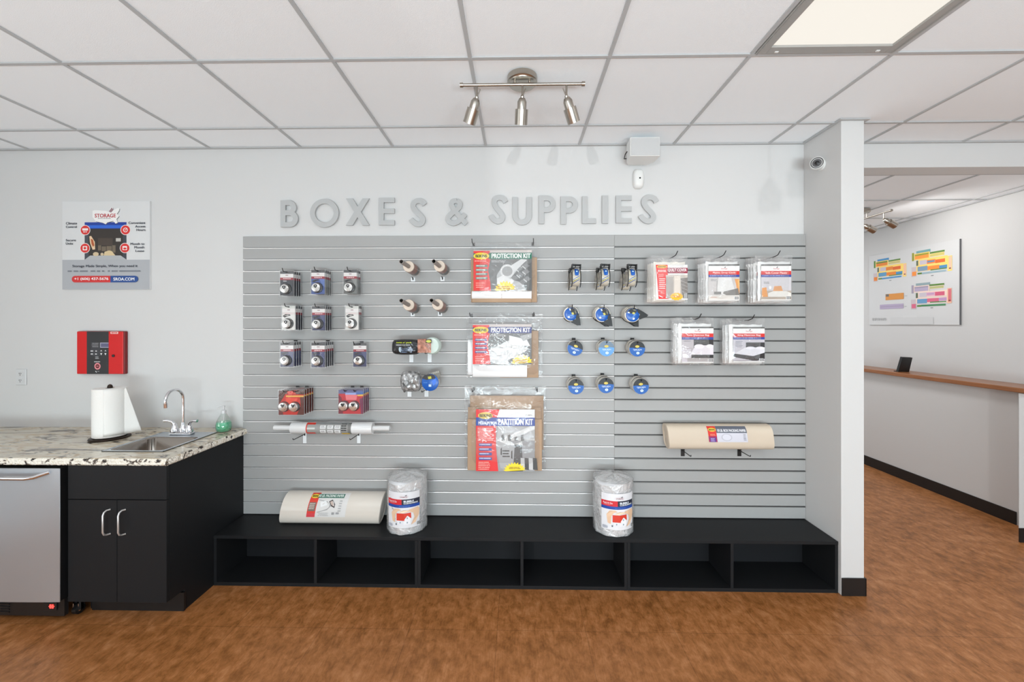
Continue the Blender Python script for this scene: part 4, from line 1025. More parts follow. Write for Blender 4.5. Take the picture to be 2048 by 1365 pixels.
# twin packs
def twin_pack(kind):
    r = thing('twin_lock_pack', 'x', 'lock pack'); w, h = .157, .15
    one('card', lambda b: b.box((-w/2, -.0006, -h), (w/2, .0006, 0), ink((96, 40, 36))), r)
    A = Art((0, 0, 330, 310), w, h, eps=.00004)
    if kind == 'red':
        A.rect(0, 0, 330, 310, (196, 44, 36)); A.poly([(0, 0), (330, 0), (330, 50), (90, 40), (60, 90), (0, 180)], (84, 48, 40)); A.poly([(110, 10), (200, 0), (230, 40), (120, 48)], (212, 60, 44))
        A.rect(95, 62, 330, 82, (222, 166, 70)); A.rect(95, 66, 330, 72, (240, 200, 110)); A.poly([(280, 82), (330, 82), (330, 310), (240, 310), (290, 200)], (90, 44, 40)); A.poly([(0, 150), (40, 200), (60, 310), (0, 310)], (110, 40, 36)); A.poly([(90, 95), (250, 95), (230, 180), (110, 180)], (226, 72, 52))
    else:
        A.rect(0, 0, 330, 310, (190, 52, 62)); A.rect(0, 0, 330, 50, (104, 104, 140)); A.rect(90, 36, 235, 62, (150, 166, 214)); A.rect(235, 20, 330, 60, (80, 110, 170)); A.poly([(240, 62), (330, 56), (330, 78), (262, 80)], (226, 176, 80))
        A.poly([(90, 62), (250, 62), (240, 130), (100, 130)], (226, 120, 126)); A.poly([(0, 60), (40, 100), (60, 310), (0, 310)], (124, 46, 62)); A.poly([(330, 90), (280, 120), (300, 310), (330, 310)], (118, 54, 84))
    for x in (95, 225): A.ell(x, 12, 16, 7, (30, 30, 34))
    A.build('printed_front', r, (0, -.00065, -h/2))
    for cx in (-.044, .021):
        cz = -h*.66; rr = .028
        lk = one('disc_lock', lambda b: (disc(b, cx, cz, rr, -.001, -.0195), b.lathe([(rr+.004, 0), (rr+.004, .006), (rr-.002, .008)], (cx+.003, -.0007, cz), (0, -1, 0), M_BLKPL, 30)), r, True)
        def key(b):
            y = -.0209
            b.prism([(cx-.011, cz+.019), (cx-.013, cz+.009), (cx-.001, cz-.004), (cx+.011, cz+.008), (cx+.01, cz+.018), (cx, cz+.016)], y, y+.0008, M_BLKPL)
        one('keyway', key, lk)
        one('seam', lambda b: b.tube([(cx+.021*math.cos(a), -.0206, cz+.021*math.sin(a)) for a in [-PI*.42+k*PI*.8/10 for k in range(11)]], .0009, M_BLKPL, 6), lk)
    e = .004
    def shell(b):
        b.box((-w/2-e, -.0035, -h-.004), (w/2+e, .0022, .006), M_BLISTER, .002)
        for cx in (-.044, .021): b.lathe([(.036, 0), (.033, .016), (.03, .0235), (.001, .0245)], (cx, -.0035, -h*.66), (0, -1, 0), M_BLISTER, 30, cap=False)
    one('blister', shell, r)
    one('lit_edge', lambda b: b.tube([(-w/2-e, 0, .006), (w/2+e, 0, .006), (w/2+e, 0, -h-.004), (-w/2-e, 0, -h-.004), (-w/2-e, 0, .006)], .001, M_LIP, 6), r)
    return Proto(r)
TW = {'red': twin_pack('red'), 'mauve': twin_pack('mauve')}
for side, pcx, ptop, n, kd, nm in (('left', 582.5, 782, 5, 'red', 'red and orange'), ('right', 702, 780.5, 4, 'mauve', 'red and blue')):
    g = .029; yf = SF-.017-g*(n-1); X, Z = W(pcx, ptop, yf)
    for i in range(n):
        r = random.Random(i*5+n)
        pos = ORD[i+1] if i < n-1 else 'rearmost'
        TW[kd].place((X+r.uniform(-.001, .001), yf+g*i, Z), '%s twin disc lock pack, %s, %s stack' % (nm, pos, side), 'twin lock packs', (0, 0, r.uniform(-.02, .02)))
    for s, q in ((-.031, 'left'), (.03, 'right')):
        hook(0, 0, SF-yf+.03, 'black peg hook, %s one of the pair through the %s twin packs' % (q, nm), 'peg hooks of the twin packs', X=X+s, Z=Z-.006, tipup=.012, plate=(.022, .012))

# ------------------------------------------------------------------ price tag hooks
def tag_hook(px0, px1, py0, py1, label, length, colour='white', rise=0.0):
    Y = SF-.004; x0, x1, z0, z1 = plate_at(px0, py0, px1, py1, Y)
    h = thing('display_hook', label, 'hook', ((x0+x1)/2, SF-.0006, z1), 'display hooks with tag plates'); w = (x1-x0)/2; hh = z1-z0
    m = mat('white_tag', rgb(232, 236, 238), .4) if colour == 'white' else M_HOOK
    one('tag_plate', lambda b: b.box((-w, -.004, -hh), (w, 0, .012), m, .0006), h)
    one('wire', lambda b: b.tube([(0, -.004, .004), (0, -length+.01, .004-rise), (0, -length, .006-rise), (-.001, -length-.003, .014-rise)], .0026, M_HOOK, 8), h, True)
    one('clip', lambda b: b.box((-.004, -.0055, -.006), (.004, -.0038, .01), M_HOOK), h)
    return h

# ------------------------------------------------------------------ mini stretch wrap rolls with tube handles
M_BROWNL = mat('brown_printed_film', rgb(138, 84, 64), .3, var=.35, vscale=22)
M_GREYL = mat('grey_printed_film', rgb(84, 82, 80), .3, var=.35, vscale=30)
M_CREAM = mat('film_roll_end', rgb(222, 206, 190), .4)
M_TUBE = mat('grey_card_tube', rgb(158, 150, 144), .6)
for n, (tipx, tipy, bx_, by_, lab, split) in enumerate((
    (802.5, 523.5, 831, 549, 'mini stretch wrap roll with tube handle, upper left of the four', 0), (867.5, 523, 890, 548, 'mini stretch wrap roll with tube handle, upper right of the four', 1),
    (802.5, 601.5, 831, 619, 'mini stretch wrap roll with tube handle, lower left of the four', 1), (863, 601, 887, 618, 'mini stretch wrap roll with tube handle, lower right of the four', 0))):
    yt = 2.33; yb = SF-.012
    tX, tZ = W(tipx, tipy, yt); bX, bZ = W(bx_-1, by_-7 if n < 2 else by_-1, yb)
    r = thing('stretch_wrap_roll', lab, 'stretch wrap', (bX, yb, bZ), 'mini stretch wrap rolls'); d = Vector((tX-bX, yt-yb, tZ-bZ)); L = d.length; d = d.normalized()
    rb = .034
    one('core_tube', lambda b: (b.lathe([(.0125, .008), (.0125, L), (.0105, L), (.0105, L*.55)], (0, 0, 0), d, M_TUBE, 28, cap=False), b.lathe([(.001, L*.6), (.0108, L*.6)], (0, 0, 0), d, M_BLKPL, 20, cap=False), b.lathe([(.0105, L*.6), (.0105, L-.004)], (0, 0, 0), d, M_BLKPL, 28, cap=False)), r, True)
    one('film', lambda b: b.lathe([(.01, .004), (rb-.002, .004), (rb, .006), (rb, L*.5), (rb-.002, L*.5+.002), (.0126, L*.5+.001)], (0, 0, 0), d, M_CREAM, 36, cap=False), r, True)
    one('label', lambda b: b.lathe([(rb+.0004, .014), (rb+.0004, L*.25 if split else L*.2)], (0, 0, 0), d, M_GREYL, 36, cap=False), r, True)
    one('brown_label', lambda b: b.lathe([(rb+.0005, L*.25 if split else L*.2), (rb+.0005, L*.47)], (0, 0, 0), d, M_BROWNL, 36, cap=False), r, True)
    px0 = (822, 881, 821.5, 876)[n]; py = (559, 558, 628.5, 628)[n]
    tag_hook(px0, px0+8, py, py+4.5, 'display hook with a white tag tip under the %s stretch wrap roll' % ('upper left', 'upper right', 'lower left', 'lower right')[n], .02)

# ------------------------------------------------------------------ pouches below the mini rolls
def pouch(label, bb, y, art, mat_, seed, depth=.03, name='pouch', rnd=.5):
    x0, x1, z0, z1 = plate_at(*bb, y); w, h = x1-x0, z1-z0
    o = thing(name, label, 'pouch', ((x0+x1)/2, y, (z0+z1)/2)); rr = random.Random(seed)
    ph = [rr.uniform(0, 6) for _ in range(6)]
    def f(u, v):
        a = 2*u-1; c = 2*v-1; sx = math.copysign(abs(a)**1, a)
        k = (abs(a)**4+abs(c)**4)
        ed = max(0, 1-k)**rnd
        sq = 1-.16*abs(a)**3*abs(c)**3
        return (a*w/2*sq, -depth*ed+.003*math.sin(9*u+ph[0])*math.sin(8*v+ph[1])+.0015*math.sin(23*u+ph[2]+7*v), c*h/2*sq)
    def body(b):
        b.grid(f, 26, 18, mat_); b.grid(lambda u, v: (f(u, v)[0], .004*(1-abs(2*u-1)**4)*(1-abs(2*v-1)**4), f(u, v)[2]), 26, 18, mat_)
    one('body', body, o, True)
    if art:
        A = Art((bb[0], bb[1], bb[2], bb[3]), w, h, warp=lambda u, v, k: (lambda p: (p[0], p[1]-.0012-k, p[2]))(f(u/w+.5, v/h+.5)), nu=26, nv=18, eps=.0002)
        art(A); A.build('printed_label', o)
    return o, w, h
M_DKFILM = mat('glossy_black_film', rgb(44, 44, 46), .16, bump=.5, bscale=30)
M_SILV = mat('crinkled_black_silver_film', rgb(150, 150, 150), .18, .3, bump=1.0, bscale=30, var=.85, vscale=45)
M_PALEG = mat('pale_green_film', rgb(206, 222, 214), .2)
def a1(A):
    A.rect(794, 682, 825, 708, (30, 31, 33)); A.poly([(825, 682), (837, 700), (837, 706), (825, 708)], (30, 31, 33))
    A.text('twist n\' pack', 795, 683.5, 826, 687.5, (196, 210, 40), .03); A.lines(795, 689.5, 824, 1, 2.6, (210, 214, 216), words=5)
    A.lines(803, 694, 830, 4, 3.2, (120, 140, 170), words=4); A.ell(803, 699, 2.5, 5, (176, 196, 206)); A.poly([(818, 700), (824, 692), (828, 700), (824, 705)], (176, 184, 190))
yA = 2.50
pouch('black printed oval pouch with yellow-green lettering, left of the upper pair', (784, 679, 841, 710), yA+.02, a1, M_DKFILM, 3, .03)
one_r = thing('film_pouch', 'clear wrap pouch with brown print and pale green end, beside the black pouch', 'pouch')
x0, x1, z0, z1 = plate_at(838, 674.5, 884, 710, yA+.03); one_r.location = ((x0+x1)/2, yA+.045, (z0+z1)/2); w2, h2 = (x1-x0)/2, (z1-z0)/2
one('roll', lambda b: b.lathe([(.001, 0), (h2*.9, .001), (h2*.97, .012), (h2*.97, .045), (h2*.85, .056), (h2*.4, .06), (.001, .06)], (w2-h2, .012, 0), (-.12, -1, .05), M_PALEG, 32), one_r, True)
def bpr(b):
    f = lambda u, v: (-w2+u*w2*1.15, -.052-.006*math.sin(PI*u)+.003*math.sin(14*u+9*v), -h2*.72+v*h2*1.5)
    b.grid(f, 10, 8, mat('brown_print', rgb(176, 120, 100), .3, var=.5, vscale=45)); b.grid(lambda u, v: (f(u, v)[0], .0, f(u, v)[2]), 10, 8, b.mats[0])
    for e in ((0,), (1,)): b.grid(lambda u, v: (f(e[0], v)[0], f(e[0], v)[1]*(u), f(e[0], v)[2]), 2, 8, b.mats[0])
one('printed_wrap', bpr, one_r, True)
A = Art((0, 0, 10, 10), w2*.5, h2*.4); A.rect(0, 0, 10, 10, (52, 44, 34)); A.ell(5, 5, 4.4, 3.6, (200, 204, 84)); A.build('small_label', one_r, (-.002, -.0605, h2*.55))
pouch('crinkled black and silver foil pouch left of the blue disc', (801.5, 742, 843, 784), yA+.025, None, M_SILV, 8, .034, rnd=.4)
# blue roll with grey strap
x0, x1, z0, z1 = plate_at(841, 735, 878, 783.5, yA+.01)
br_ = thing('tape_roll', 'tape roll with glossy blue disc and a grey printed strap, beside the foil pouch', 'tape', ((x0+x1)/2+.001, yA+.03, z0+.055))
one('tape', lambda b: b.lathe([(.03, 0), (.05, 0), (.052, .004), (.052, .05), (.03, .05)], (0, .04, 0), (0, -1, 0), M_TAPE, 36, cap=False), br_, True)
one('blue_disc', lambda b: b.lathe([(.053, 0), (.053, .003), (.047, .006), (.001, .007)], (0, -.0105, 0), (0, -1, 0), M_BLUEPL, 36), br_, True)
A = Art((690, 880, 1045, 1200), .106, .106); A.poly([(700, 960), (760, 895), (860, 880), (950, 900), (990, 960), (900, 975), (800, 990)], (34, 28, 34)); A.poly([(820, 930), (890, 920), (900, 965), (835, 975)], (190, 190, 66)); A.lines(730, 1040, 830, 1, 12, (110, 170, 230), words=4); A.rect(840, 1075, 895, 1118, (200, 220, 240)); A.poly([(900, 1010), (990, 960), (1000, 1040), (940, 1100)], (60, 120, 225))
A.build('label', br_, (0, -.0178, 0))
def strap(b):
    P = [(-.052, .036), (-.02, .052), (.055, .072), (.062, .048), (.05, .018), (.0, .044)]
    b.prism(P, .002, .012, mat('grey_strap', rgb(122, 120, 112), .5))
one('strap', strap, br_)
A = Art((0, 0, 100, 20), .09, .016); 
for k in range(8): A.rect(4+k*12, 3+(k % 2)*2, 11+k*12, 17, (200, 198, 190)); A.rect(6+k*12, 6, 9+k*12, 14, (110, 108, 100))
so = A.build('strap_print', br_, (.012, .0018, .0555)); so.rotation_euler = (0, -.3, 0)
for px0, py0, py1, s in ((818.8, 707, 725, 'left'), (855.3, 706.5, 725, 'right')): tag_hook(px0, px0+8, py0, py1, 'white-tagged display hook, %s one under the black oval pouch and clear wrap' % s, .13)
for px0, py0, py1, s in ((815, 780, 794, 'left'), (849, 780, 794, 'right')): tag_hook(px0, px0+8, py0, py1, 'white-tagged display hook, %s one under the foil pouch and blue disc' % s, .13)

# ------------------------------------------------------------------ tape rolls on hooks (right block)
def roll_label(r, parent, y, rot=0.0, pale=False):
    A = Art((-160, -160, 160, 160), 2*r, 2*r, eps=.00004)
    bl = (8, 90, 172) if not pale else (96, 156, 214)
    A.ell(0, 0, 158, 158, bl, 48); A.poly([(158*math.cos(t), 158*math.sin(t)) for t in [PI+.12+k*(PI-.24)/24 for k in range(25)]]+[(60, -30), (-20, -8), (-90, -22)], (28, 30, 34) if not pale else (110, 130, 150))
    A.ell(0, -45, 42, 25, (216, 190, 60)); A.ell(0, -45, 30, 15, (236, 216, 110)); A.text('SUPER', -24, -52, 24, -38, (70, 60, 30), .02)
    A.text('TAPE ROLL', -92, 5, 96, 28, (220, 232, 245), .03, slant=.3); A.lines(-70, 34, 70, 1, 14, (190, 214, 240), words=4)
    A.ell(12, 88, 32, 26, (226, 240, 250)); A.ell(12, 88, 16, 12, (150, 196, 236))
    o = A.build('printed_disc', parent, (0, y, 0)); o.rotation_euler = (0, rot, 0); return o
def tape_roll_proto(labelled, pale=False):
    r = thing('tape_roll', 'x', 'tape')
    one('tape', lambda b: (b.lathe([(.0375, 0), (.0485, 0), (.0495, .002), (.0495, .046), (.0485, .048), (.0375, .048)], (0, 0, 0), (0, -1, 0), M_TAPE, 44, cap=False)), r, True)
    one('core', lambda b: b.lathe([(.0375, 0), (.0375, .048), (.0355, .048), (.0355, 0)], (0, 0, 0), (0, -1, 0), M_CARDB, 40, cap=False), r, True)
    one('wrapper', lambda b: b.lathe([(.0502, .001), (.0502, .047)], (0, 0, 0), (0, -1, 0), clear('tape_wrapper', .15, .12, .1, .5, 60), 44, cap=False), r, True)
    if labelled: roll_label(.049, r, -.0485, 0, pale)
    return Proto(r)
TR = tape_roll_proto(True); TRP = tape_roll_proto(True, True)
for row, col, cx_, cy_, n, rot in (('third', 'left', 1150.3, 697, 1, .35), ('third', 'middle', 1212.9, 697.6, 2, 0), ('third', 'right', 1274.5, 698, 2, 0), ('fourth', 'left', 1152, 773.8, 2, 0), ('fourth', 'middle', 1212, 771.4, 2, 0), ('fourth', 'right', 1282, 773.3, 2, -.06)):
    yf = SF-.006-.051*n-(.012 if n == 1 else .004); X, Z = W(cx_, cy_, yf); dz = .004 if row == 'third' else .0
    P_ = TRP if (row, col) == ('third', 'middle') else TR
    for i in range(n):
        y = yf+.048+.0515*i
        if P_ is TRP and i: P_ = TR
        where = ('the only roll' if n == 1 else ('front roll' if i == 0 else 'rear roll'))
        P_.place((X, y, Z+.004*i), '%s tape, %s, %s hook, %s tape row' % ('pale blue disc' if P_ is TRP else 'blue and black disc', where, col, row), 'round tape rolls hung in rows', (0, rot, 0))
    hook(0, 0, SF-yf+.016, 'black peg hook, %s one of the %s tape row' % (col, row), 'peg hooks of the tape rolls', X=X, Z=Z+.034, tipup=.012, plate=(.024, .016), up=.03)

# dispensers, face on (second row)
def disp_proto(two):
    r = thing('tape_dispenser', 'x', 'tape dispenser')
    one('tape', lambda b: b.lathe([(.036, 0), (.047, 0), (.048, .002), (.048, .046), (.047, .048), (.036, .048)], (0, 0, 0), (0, -1, 0), M_TAPE, 40, cap=False), r, True)
    one('side_disc', lambda b: b.lathe([(.041, .0485), (.041, .051), (.036, .054), (.014, .0545), (.001, .0545)], (-.002, 0, -.002), (0, -1, 0), M_BLUEPL, 36), r, True)
    def cut(b):
        P = [(.03, -.012), (.047, .002), (.056, -.04), (.06, -.074), (.044, -.073), (.004, -.052), (.012, -.04), (.03, -.034)]
        b.prism(P, -.055, -.047, M_BLKPL); b.prism(P, -.004, .002, M_BLKPL); b.box((.044, -.05, -.073), (.06, -.002, -.066), M_BLKPL)
    one('cutter', cut, r)
    def fr(b):
        b.tube([(-.002+.0435*math.cos(t), -.0505, .0435*math.sin(t)) for t in [-.6+k*2.6/14 for k in range(15)]], .0022, M_BLKPL, 8)
        b.tube([(.05*math.cos(t), -.03, .05*math.sin(t)-.002) for t in [PI*1.18+k*.9/8 for k in range(9)]], .0022, M_BLKPL, 8)
    one('frame', fr, r, True)
    A = Art((-100, -100, 100, 100), .082, .082, eps=.00004)
    A.poly([(-30, -92), (50, -86), (92, -40), (90, 10), (50, 12), (20, -10), (-6, -40)], (30, 30, 32)); A.poly([(8, -22), (34, -30), (48, 2), (28, 12), (10, -2)], (200, 192, 90))
    A.poly([(60, -66), (84, -30), (78, -2), (58, -30)], (110, 112, 100)); A.text('TAPE', -34, 10, 44, 32, (140, 186, 235), .02, slant=-.4); A.ell(-34, 46, 17, 15, (226, 240, 252)); A.poly([(-30, -86), (-6, -84), (0, -56), (-18, -54)], (214, 226, 236))
    A.build('print', r, (-.002, -.0548, -.002))
    return Proto(r)
DP = disp_proto(False)
for col, cx_, cy_, n, rots in (('left', 1142.5, 628, 1, (0,)), ('middle', 1205.5, 629, 2, (0, .15)), ('right', 1265.5, 629.5, 2, (-.85, .12))):
    yf = SF-.004-.054*n-.01; X, Z = W(cx_, cy_, yf)
    for i in range(n):
        DP.place((X+.001*i, yf+.053+.054*i, Z+.004*i), 'blue disc tape dispenser, %s, %s hook of second tape row' % ('alone' if n == 1 else ('front one' if i == 0 else 'rear one'), col), 'tape dispensers facing forward', (0, rots[i], 0))
    hook(0, 0, SF-yf+.02, 'black peg hook, %s one through the forward-facing tape dispensers' % col, 'peg hooks of the dispensers', X=X+.004, Z=Z+.034, tipup=.024, plate=(.026, .014))
# dispensers, edge on (top row)
M_TAPEPR = mat('printed_clear_tape', rgb(205, 198, 182), .22, var=.28, vscale=18, stretch=(1, 1, 2.2))
def edge_proto():
    r = thing('tape_dispenser', 'x', 'tape dispenser')
    one('tape', lambda b: b.lathe([(.036, -.023), (.05, -.023), (.0515, -.021), (.0515, .021), (.05, .023), (.036, .023)], (0, 0, -.008), (1, 0, 0), M_TAPEPR, 40, cap=False), r, True)
    def fr(b):
        for s in (-1, 1):
            pts = [(s*.0255+.004*math.sin(t*1.0), -.056*math.cos(t), -.062*math.sin(t)*1.0-.004) for t in [-1.25+k*2.55/16 for k in range(17)]]
            b.tube(pts, .0026, M_BLKPL, 8)
            b.tube([(s*.0255, -.0177, .055), (s*.0245, -.01, .071)], .003, M_BLKPL, 8)
        b.box((-.026, -.02, .063), (.026, -.004, .074), M_BLKPL, .002); b.box((-.026, -.05, .04), (-.0225, -.01, .07), M_BLKPL); b.box((.0225, -.05, .04), (.026, -.01, .07), M_BLKPL)
        b.tube([(-.0255, -.03, .05), (.0255, -.03, .05)], .0022, M_BLKPL, 8)
    one('frame', fr, r, True)
    def sd(b):
        for s in (-1, 1): b.lathe([(.001, 0), (.046, 0), (.048, .0015), (.001, .002)], (s*.024, 0, -.008), (s, 0, 0), M_BLISTER, 30)
    one('side_window', sd, r)
    def em(b):
        def f(u, v):
            t = -.9+1.0*v; R = .0545; return (-.004+.022*(u-.5)*(1.06-.35*abs(2*v-1)**3)+.006, -R*math.cos(t)-.003*math.sin(PI*u)*math.sin(PI*v), R*math.sin(t)+.048)
        def g(u, v):
            z = .046-.045*v; y = -math.sqrt(max(0, .0525**2-(z+.008)**2))
            return (.002+.024*(u-.5)*(1-.3*abs(2*v-1)**4), y-.0035-.003*math.sin(PI*u)*math.sin(PI*v), z)
        b.grid(g, 8, 12, M_BLUEPL)
        b.grid(lambda u, v: (g(u, v)[0], g(u, v)[1]+.004, g(u, v)[2]), 8, 12, M_BLUEPL)
        b.lathe([(.001, .0), (.005, 0), (.004, .0015)], (.002, g(.5, .45)[1]-.0005, g(.5, .45)[2]), (0, -1, 0.2), mat('pale_emblem', rgb(190, 220, 245), .3), 14)
    one('blue_emblem', em, r, True)
    def stp(b):
        for k, (c, z0) in enumerate((('grey_print', -.015), ('grey_print', -.036), ('olive_print', -.026))):
            mm = mat(c, rgb(*((96, 112, 150) if k < 2 else (150, 150, 70))), .3)
            def g(u, v):
                x = -.018+.036*u; z = z0-.01+.024*u+.006*(v-.5); return (x, -math.sqrt(max(1e-6, .0519**2-(z+.008)**2)), z)
            b.grid(g, 8, 1, mm)
    one('tape_print', stp, r)
    return Proto(r)
EP = edge_proto()
for col, x_, y_, dxr in (('left', 1150.5, 555, -9), ('middle', 1207.5, 554.5, -11.5), ('right', 1260.5, 555, -11.5)):
    yf = SF-.166; X, Z = W(x_, y_, yf)
    EP.place((X, yf, Z+.004), 'edge-on tape dispenser, blue emblem, front one, %s hook, top tape row' % col, 'tape dispensers seen edge-on', (0, .04, .0))
    X2, Z2 = W(x_+dxr, y_+3, SF-.062)
    EP.place((X-.004, SF-.057, Z-.008), 'edge-on tape dispenser, blue emblem, rear one, %s hook, top tape row' % col, 'tape dispensers seen edge-on', (0, .05, .0))
    hook(0, 0, .185, 'black peg hook, %s one carrying the edge-on tape dispensers' % col, 'peg hooks of the edge-on dispensers', X=X, Z=Z+.062, tipup=.01, plate=(.026, .014))

# ------------------------------------------------------------------ furniture cover bags
def wavy(w, h, d, m, seed, nx=16, nz=20, amp=.004, y0=0.0, skew=0.0):
    r = random.Random(seed); ph = [r.uniform(0, 6.28) for _ in range(8)]
    def wv(u, v): return amp*(math.sin(5*u+ph[0]+2*v)*.5+math.sin(11*v+ph[1]+3*u)*.35+math.sin(17*u+ph[2]-9*v)*.25)
    def fr(u, v):
        k = (1-abs(2*u-1)**6)*(1-abs(2*v-1)**8); ed = .001*math.sin(19*v+ph[3])*(abs(2*u-1)**8)+.0
        return ((u-.5)*w+ed+skew*(v-.5), y0-d*k+wv(u, v), (v-.5)*h+.002*math.sin(19*u+ph[4])*abs(2*v-1)**8)
    b = MB(); b.grid(fr, nx, nz, m)
    b.grid(lambda u, v: (fr(u, v)[0], y0+.001+wv(u, v)*.4, fr(u, v)[2]), nx, nz, m); return b
def cover_label(A, kind):
    if kind == 'mattress':
        A.poly([(0, 0), (128, 0), (140, 400), (30, 400), (16, 200)], (226, 40, 40)); 
        A.rect(125, 36, 345, 100, (150, 30, 60)); A.text('QUILT COVER', 130, 44, 335, 84, (235, 225, 225), .05); A.rect(110, 120, 345, 395, (196, 186, 176)); A.rect(110, 140, 190, 395, (170, 162, 156)); A.rect(200, 130, 265, 395, (224, 212, 200))
        A.poly([(270, 160), (345, 150), (345, 395), (300, 395), (280, 330)], (124, 118, 114)); [A.poly([(270, 180+k*40), (345, 215+k*40), (345, 222+k*40), (270, 188+k*40)], (160, 154, 150)) for k in range(4)]
        A.ell(66, 22, 56, 19, (240, 190, 70)); A.text('BEKINS', 24, 12, 108, 32, (70, 50, 20), .04); A.text('POSTER', 22, 62, 112, 84, (240, 220, 215), .06)
        A.lines(26, 110, 92, 3, 13, (245, 170, 160), words=3); A.lines(36, 160, 110, 6, 22, (245, 215, 210), words=2); A.lines(50, 300, 100, 3, 16, (250, 150, 140), words=3)
        A.star(225, 372, 74, 48, (240, 184, 30), 12, .82); A.lines(180, 362, 270, 2, 12, (200, 90, 20), words=4); A.barcode(310, 335, 342, 392)
    else:
        A.rect(0, 0, 345, 410, (226, 224, 222)); A.rect(0, 0, 345, 18, (96, 96, 94)); A.rect(0, 18, 345, 76, (235, 234, 233)); 
        A.text('Storage', 140, 40, 210, 62, (206, 110, 114), .02); A.poly([(172, 38), (192, 24), (196, 34), (180, 42)], (80, 70, 72))
        A.rect(0, 76, 345, 118, (212, 42, 36)); t = {'plastic': 'Plastic Drop Cloth', 'sofa': 'Sofa Cover Plastic', 'queen': 'Twin Mattress Bag', 'king': 'King Mattress Bag'}[kind]
        A.text(t, 50, 86, 300, 108, (250, 225, 220), .03); A.rect(0, 118, 345, 146, (48, 66, 150)); A.lines(14, 124, 330, 1, 20, (150, 160, 210), words=9)
        if kind == 'plastic':
            A.rect(0, 146, 345, 400, (198, 192, 190)); A.poly([(110, 146), (250, 146), (300, 310), (180, 350), (90, 330)], (222, 220, 218)); A.poly([(290, 165), (345, 165), (345, 350), (320, 300), (306, 220)], (216, 150, 90)); A.poly([(325, 180), (345, 170), (345, 300), (335, 260)], (238, 178, 110))
            A.lines(24, 168, 100, 2, 14, (130, 130, 130), words=3); A.poly([(90, 180), (100, 182), (96, 350), (88, 350)], (170, 168, 166)); A.poly([(170, 310), (330, 270), (345, 350), (240, 370), (160, 330)], (120, 116, 112)); A.rect(60, 310, 140, 340, (130, 126, 122)); A.rect(0, 350, 345, 400, (216, 210, 204)); A.lines(20, 370, 100, 1, 12, (200, 140, 120), words=3)
        if kind == 'sofa':
            A.rect(0, 146, 345, 300, (202, 198, 202)); A.rect(0, 300, 345, 400, (176, 164, 152)); A.lines(30, 200, 100, 2, 14, (120, 120, 120), words=3); A.poly([(10, 270), (60, 262), (76, 370), (10, 372)], (222, 150, 74)); A.poly([(150, 250), (230, 246), (256, 320), (130, 330)], (214, 150, 90)); A.poly([(80, 330), (140, 305), (290, 305), (345, 330), (345, 370), (80, 370)], (224, 220, 214)); A.ell(104, 266, 14, 20, (236, 234, 232))
        if kind == 'queen':
            A.rect(0, 146, 345, 400, (176, 166, 170)); A.rect(130, 146, 345, 240, (46, 42, 42)); A.rect(0, 146, 130, 240, (190, 182, 186)); A.poly([(100, 300), (150, 215), (345, 208), (345, 330), (100, 340)], (224, 216, 222)); A.ell(190, 225, 55, 26, (236, 230, 234)); A.ell(305, 222, 40, 22, (236, 230, 234)); A.rect(104, 318, 345, 356, (34, 28, 28)); A.rect(0, 250, 100, 400, (196, 188, 194)); A.rect(60, 356, 345, 400, (170, 164, 164)); A.lines(20, 160, 110, 1, 16, (130, 126, 130), words=3)
        if kind == 'king':
            A.rect(0, 146, 345, 400, (196, 192, 200)); A.rect(140, 180, 345, 250, (52, 50, 52)); A.lines(24, 166, 110, 5, 16, (140, 140, 150), words=3); A.poly([(20, 310), (130, 240), (345, 238), (345, 320), (200, 350), (20, 320)], (218, 216, 222)); A.ell(190, 246, 50, 16, (232, 230, 236)); A.ell(295, 246, 46, 16, (232, 230, 236)); A.poly([(0, 310), (220, 340), (345, 300), (345, 370), (240, 398), (0, 350)], (38, 34, 36)); A.rect(0, 392, 345, 400, (150, 146, 150))
        A.barcode(285, 365, 335, 398)
def cover_bag(kind, w, h, lw, lh, dx, dz):
    r = thing('cover_bag', 'x', 'bag')
    one('folded_sheet', lambda b: None, r) if False else None
    fb = wavy(w*.86, h*.83, .015, mat('folded_white_plastic', rgb(232, 232, 231), .35, bump=.5, bscale=12) if kind != 'mattress' else mat('folded_ivory_plastic', rgb(232, 226, 216), .35, bump=.5, bscale=12), hash(kind) % 97 if False else len(kind)*3, amp=.002)
    o = fb.build('folded_sheet', r, True, (.0, .0, -h*.5-h*.05))
    A = Art((0, 0, 345, 410), lw, lh, eps=.00004); 
    cover_label(A, kind)
    one('insert_card', lambda b: b.box((-lw/2, -.0004, -lh/2), (lw/2, .0006, lh/2), ink((224, 222, 220))), r, loc=(dx, -.0185, dz))
    A.build('printed_insert', r, (dx, -.0192, dz))
    bg = wavy(w, h, .0235, M_BAG, len(kind)*7+1, 18, 24, .0022); bg.build('clear_bag', r, True, (0, 0, -h/2))
    return Proto(r)
specs = [('mattress', (1303, 511, 1376.7, 606), (1311.6, 530, 1375, 600), 4, 'top', 'left', 'red-labelled quilt cover bag', 1347, 509), ('plastic', (1408, 510.5, 1482, 606.5), (1417, 529, 1478.5, 601.5), 4, 'top', 'middle', 'orange-curtain drop cloth bag', 1443, 508), ('sofa', (1512, 510.5, 1587.5, 606.5), (1522, 529, 1582, 601), 4, 'top', 'right', 'orange-chair sofa cover bag', 1551, 507),
         ('queen', (1352, 635, 1429.5, 731), (1363.5, 654, 1426.5, 726), 3, 'lower', 'left', 'white-bed mattress bag', 1394, 633), ('king', (1454, 637, 1531.5, 731), (1466, 654.5, 1529, 724.5), 3, 'lower', 'right', 'black-base mattress bag', 1500, 633)]
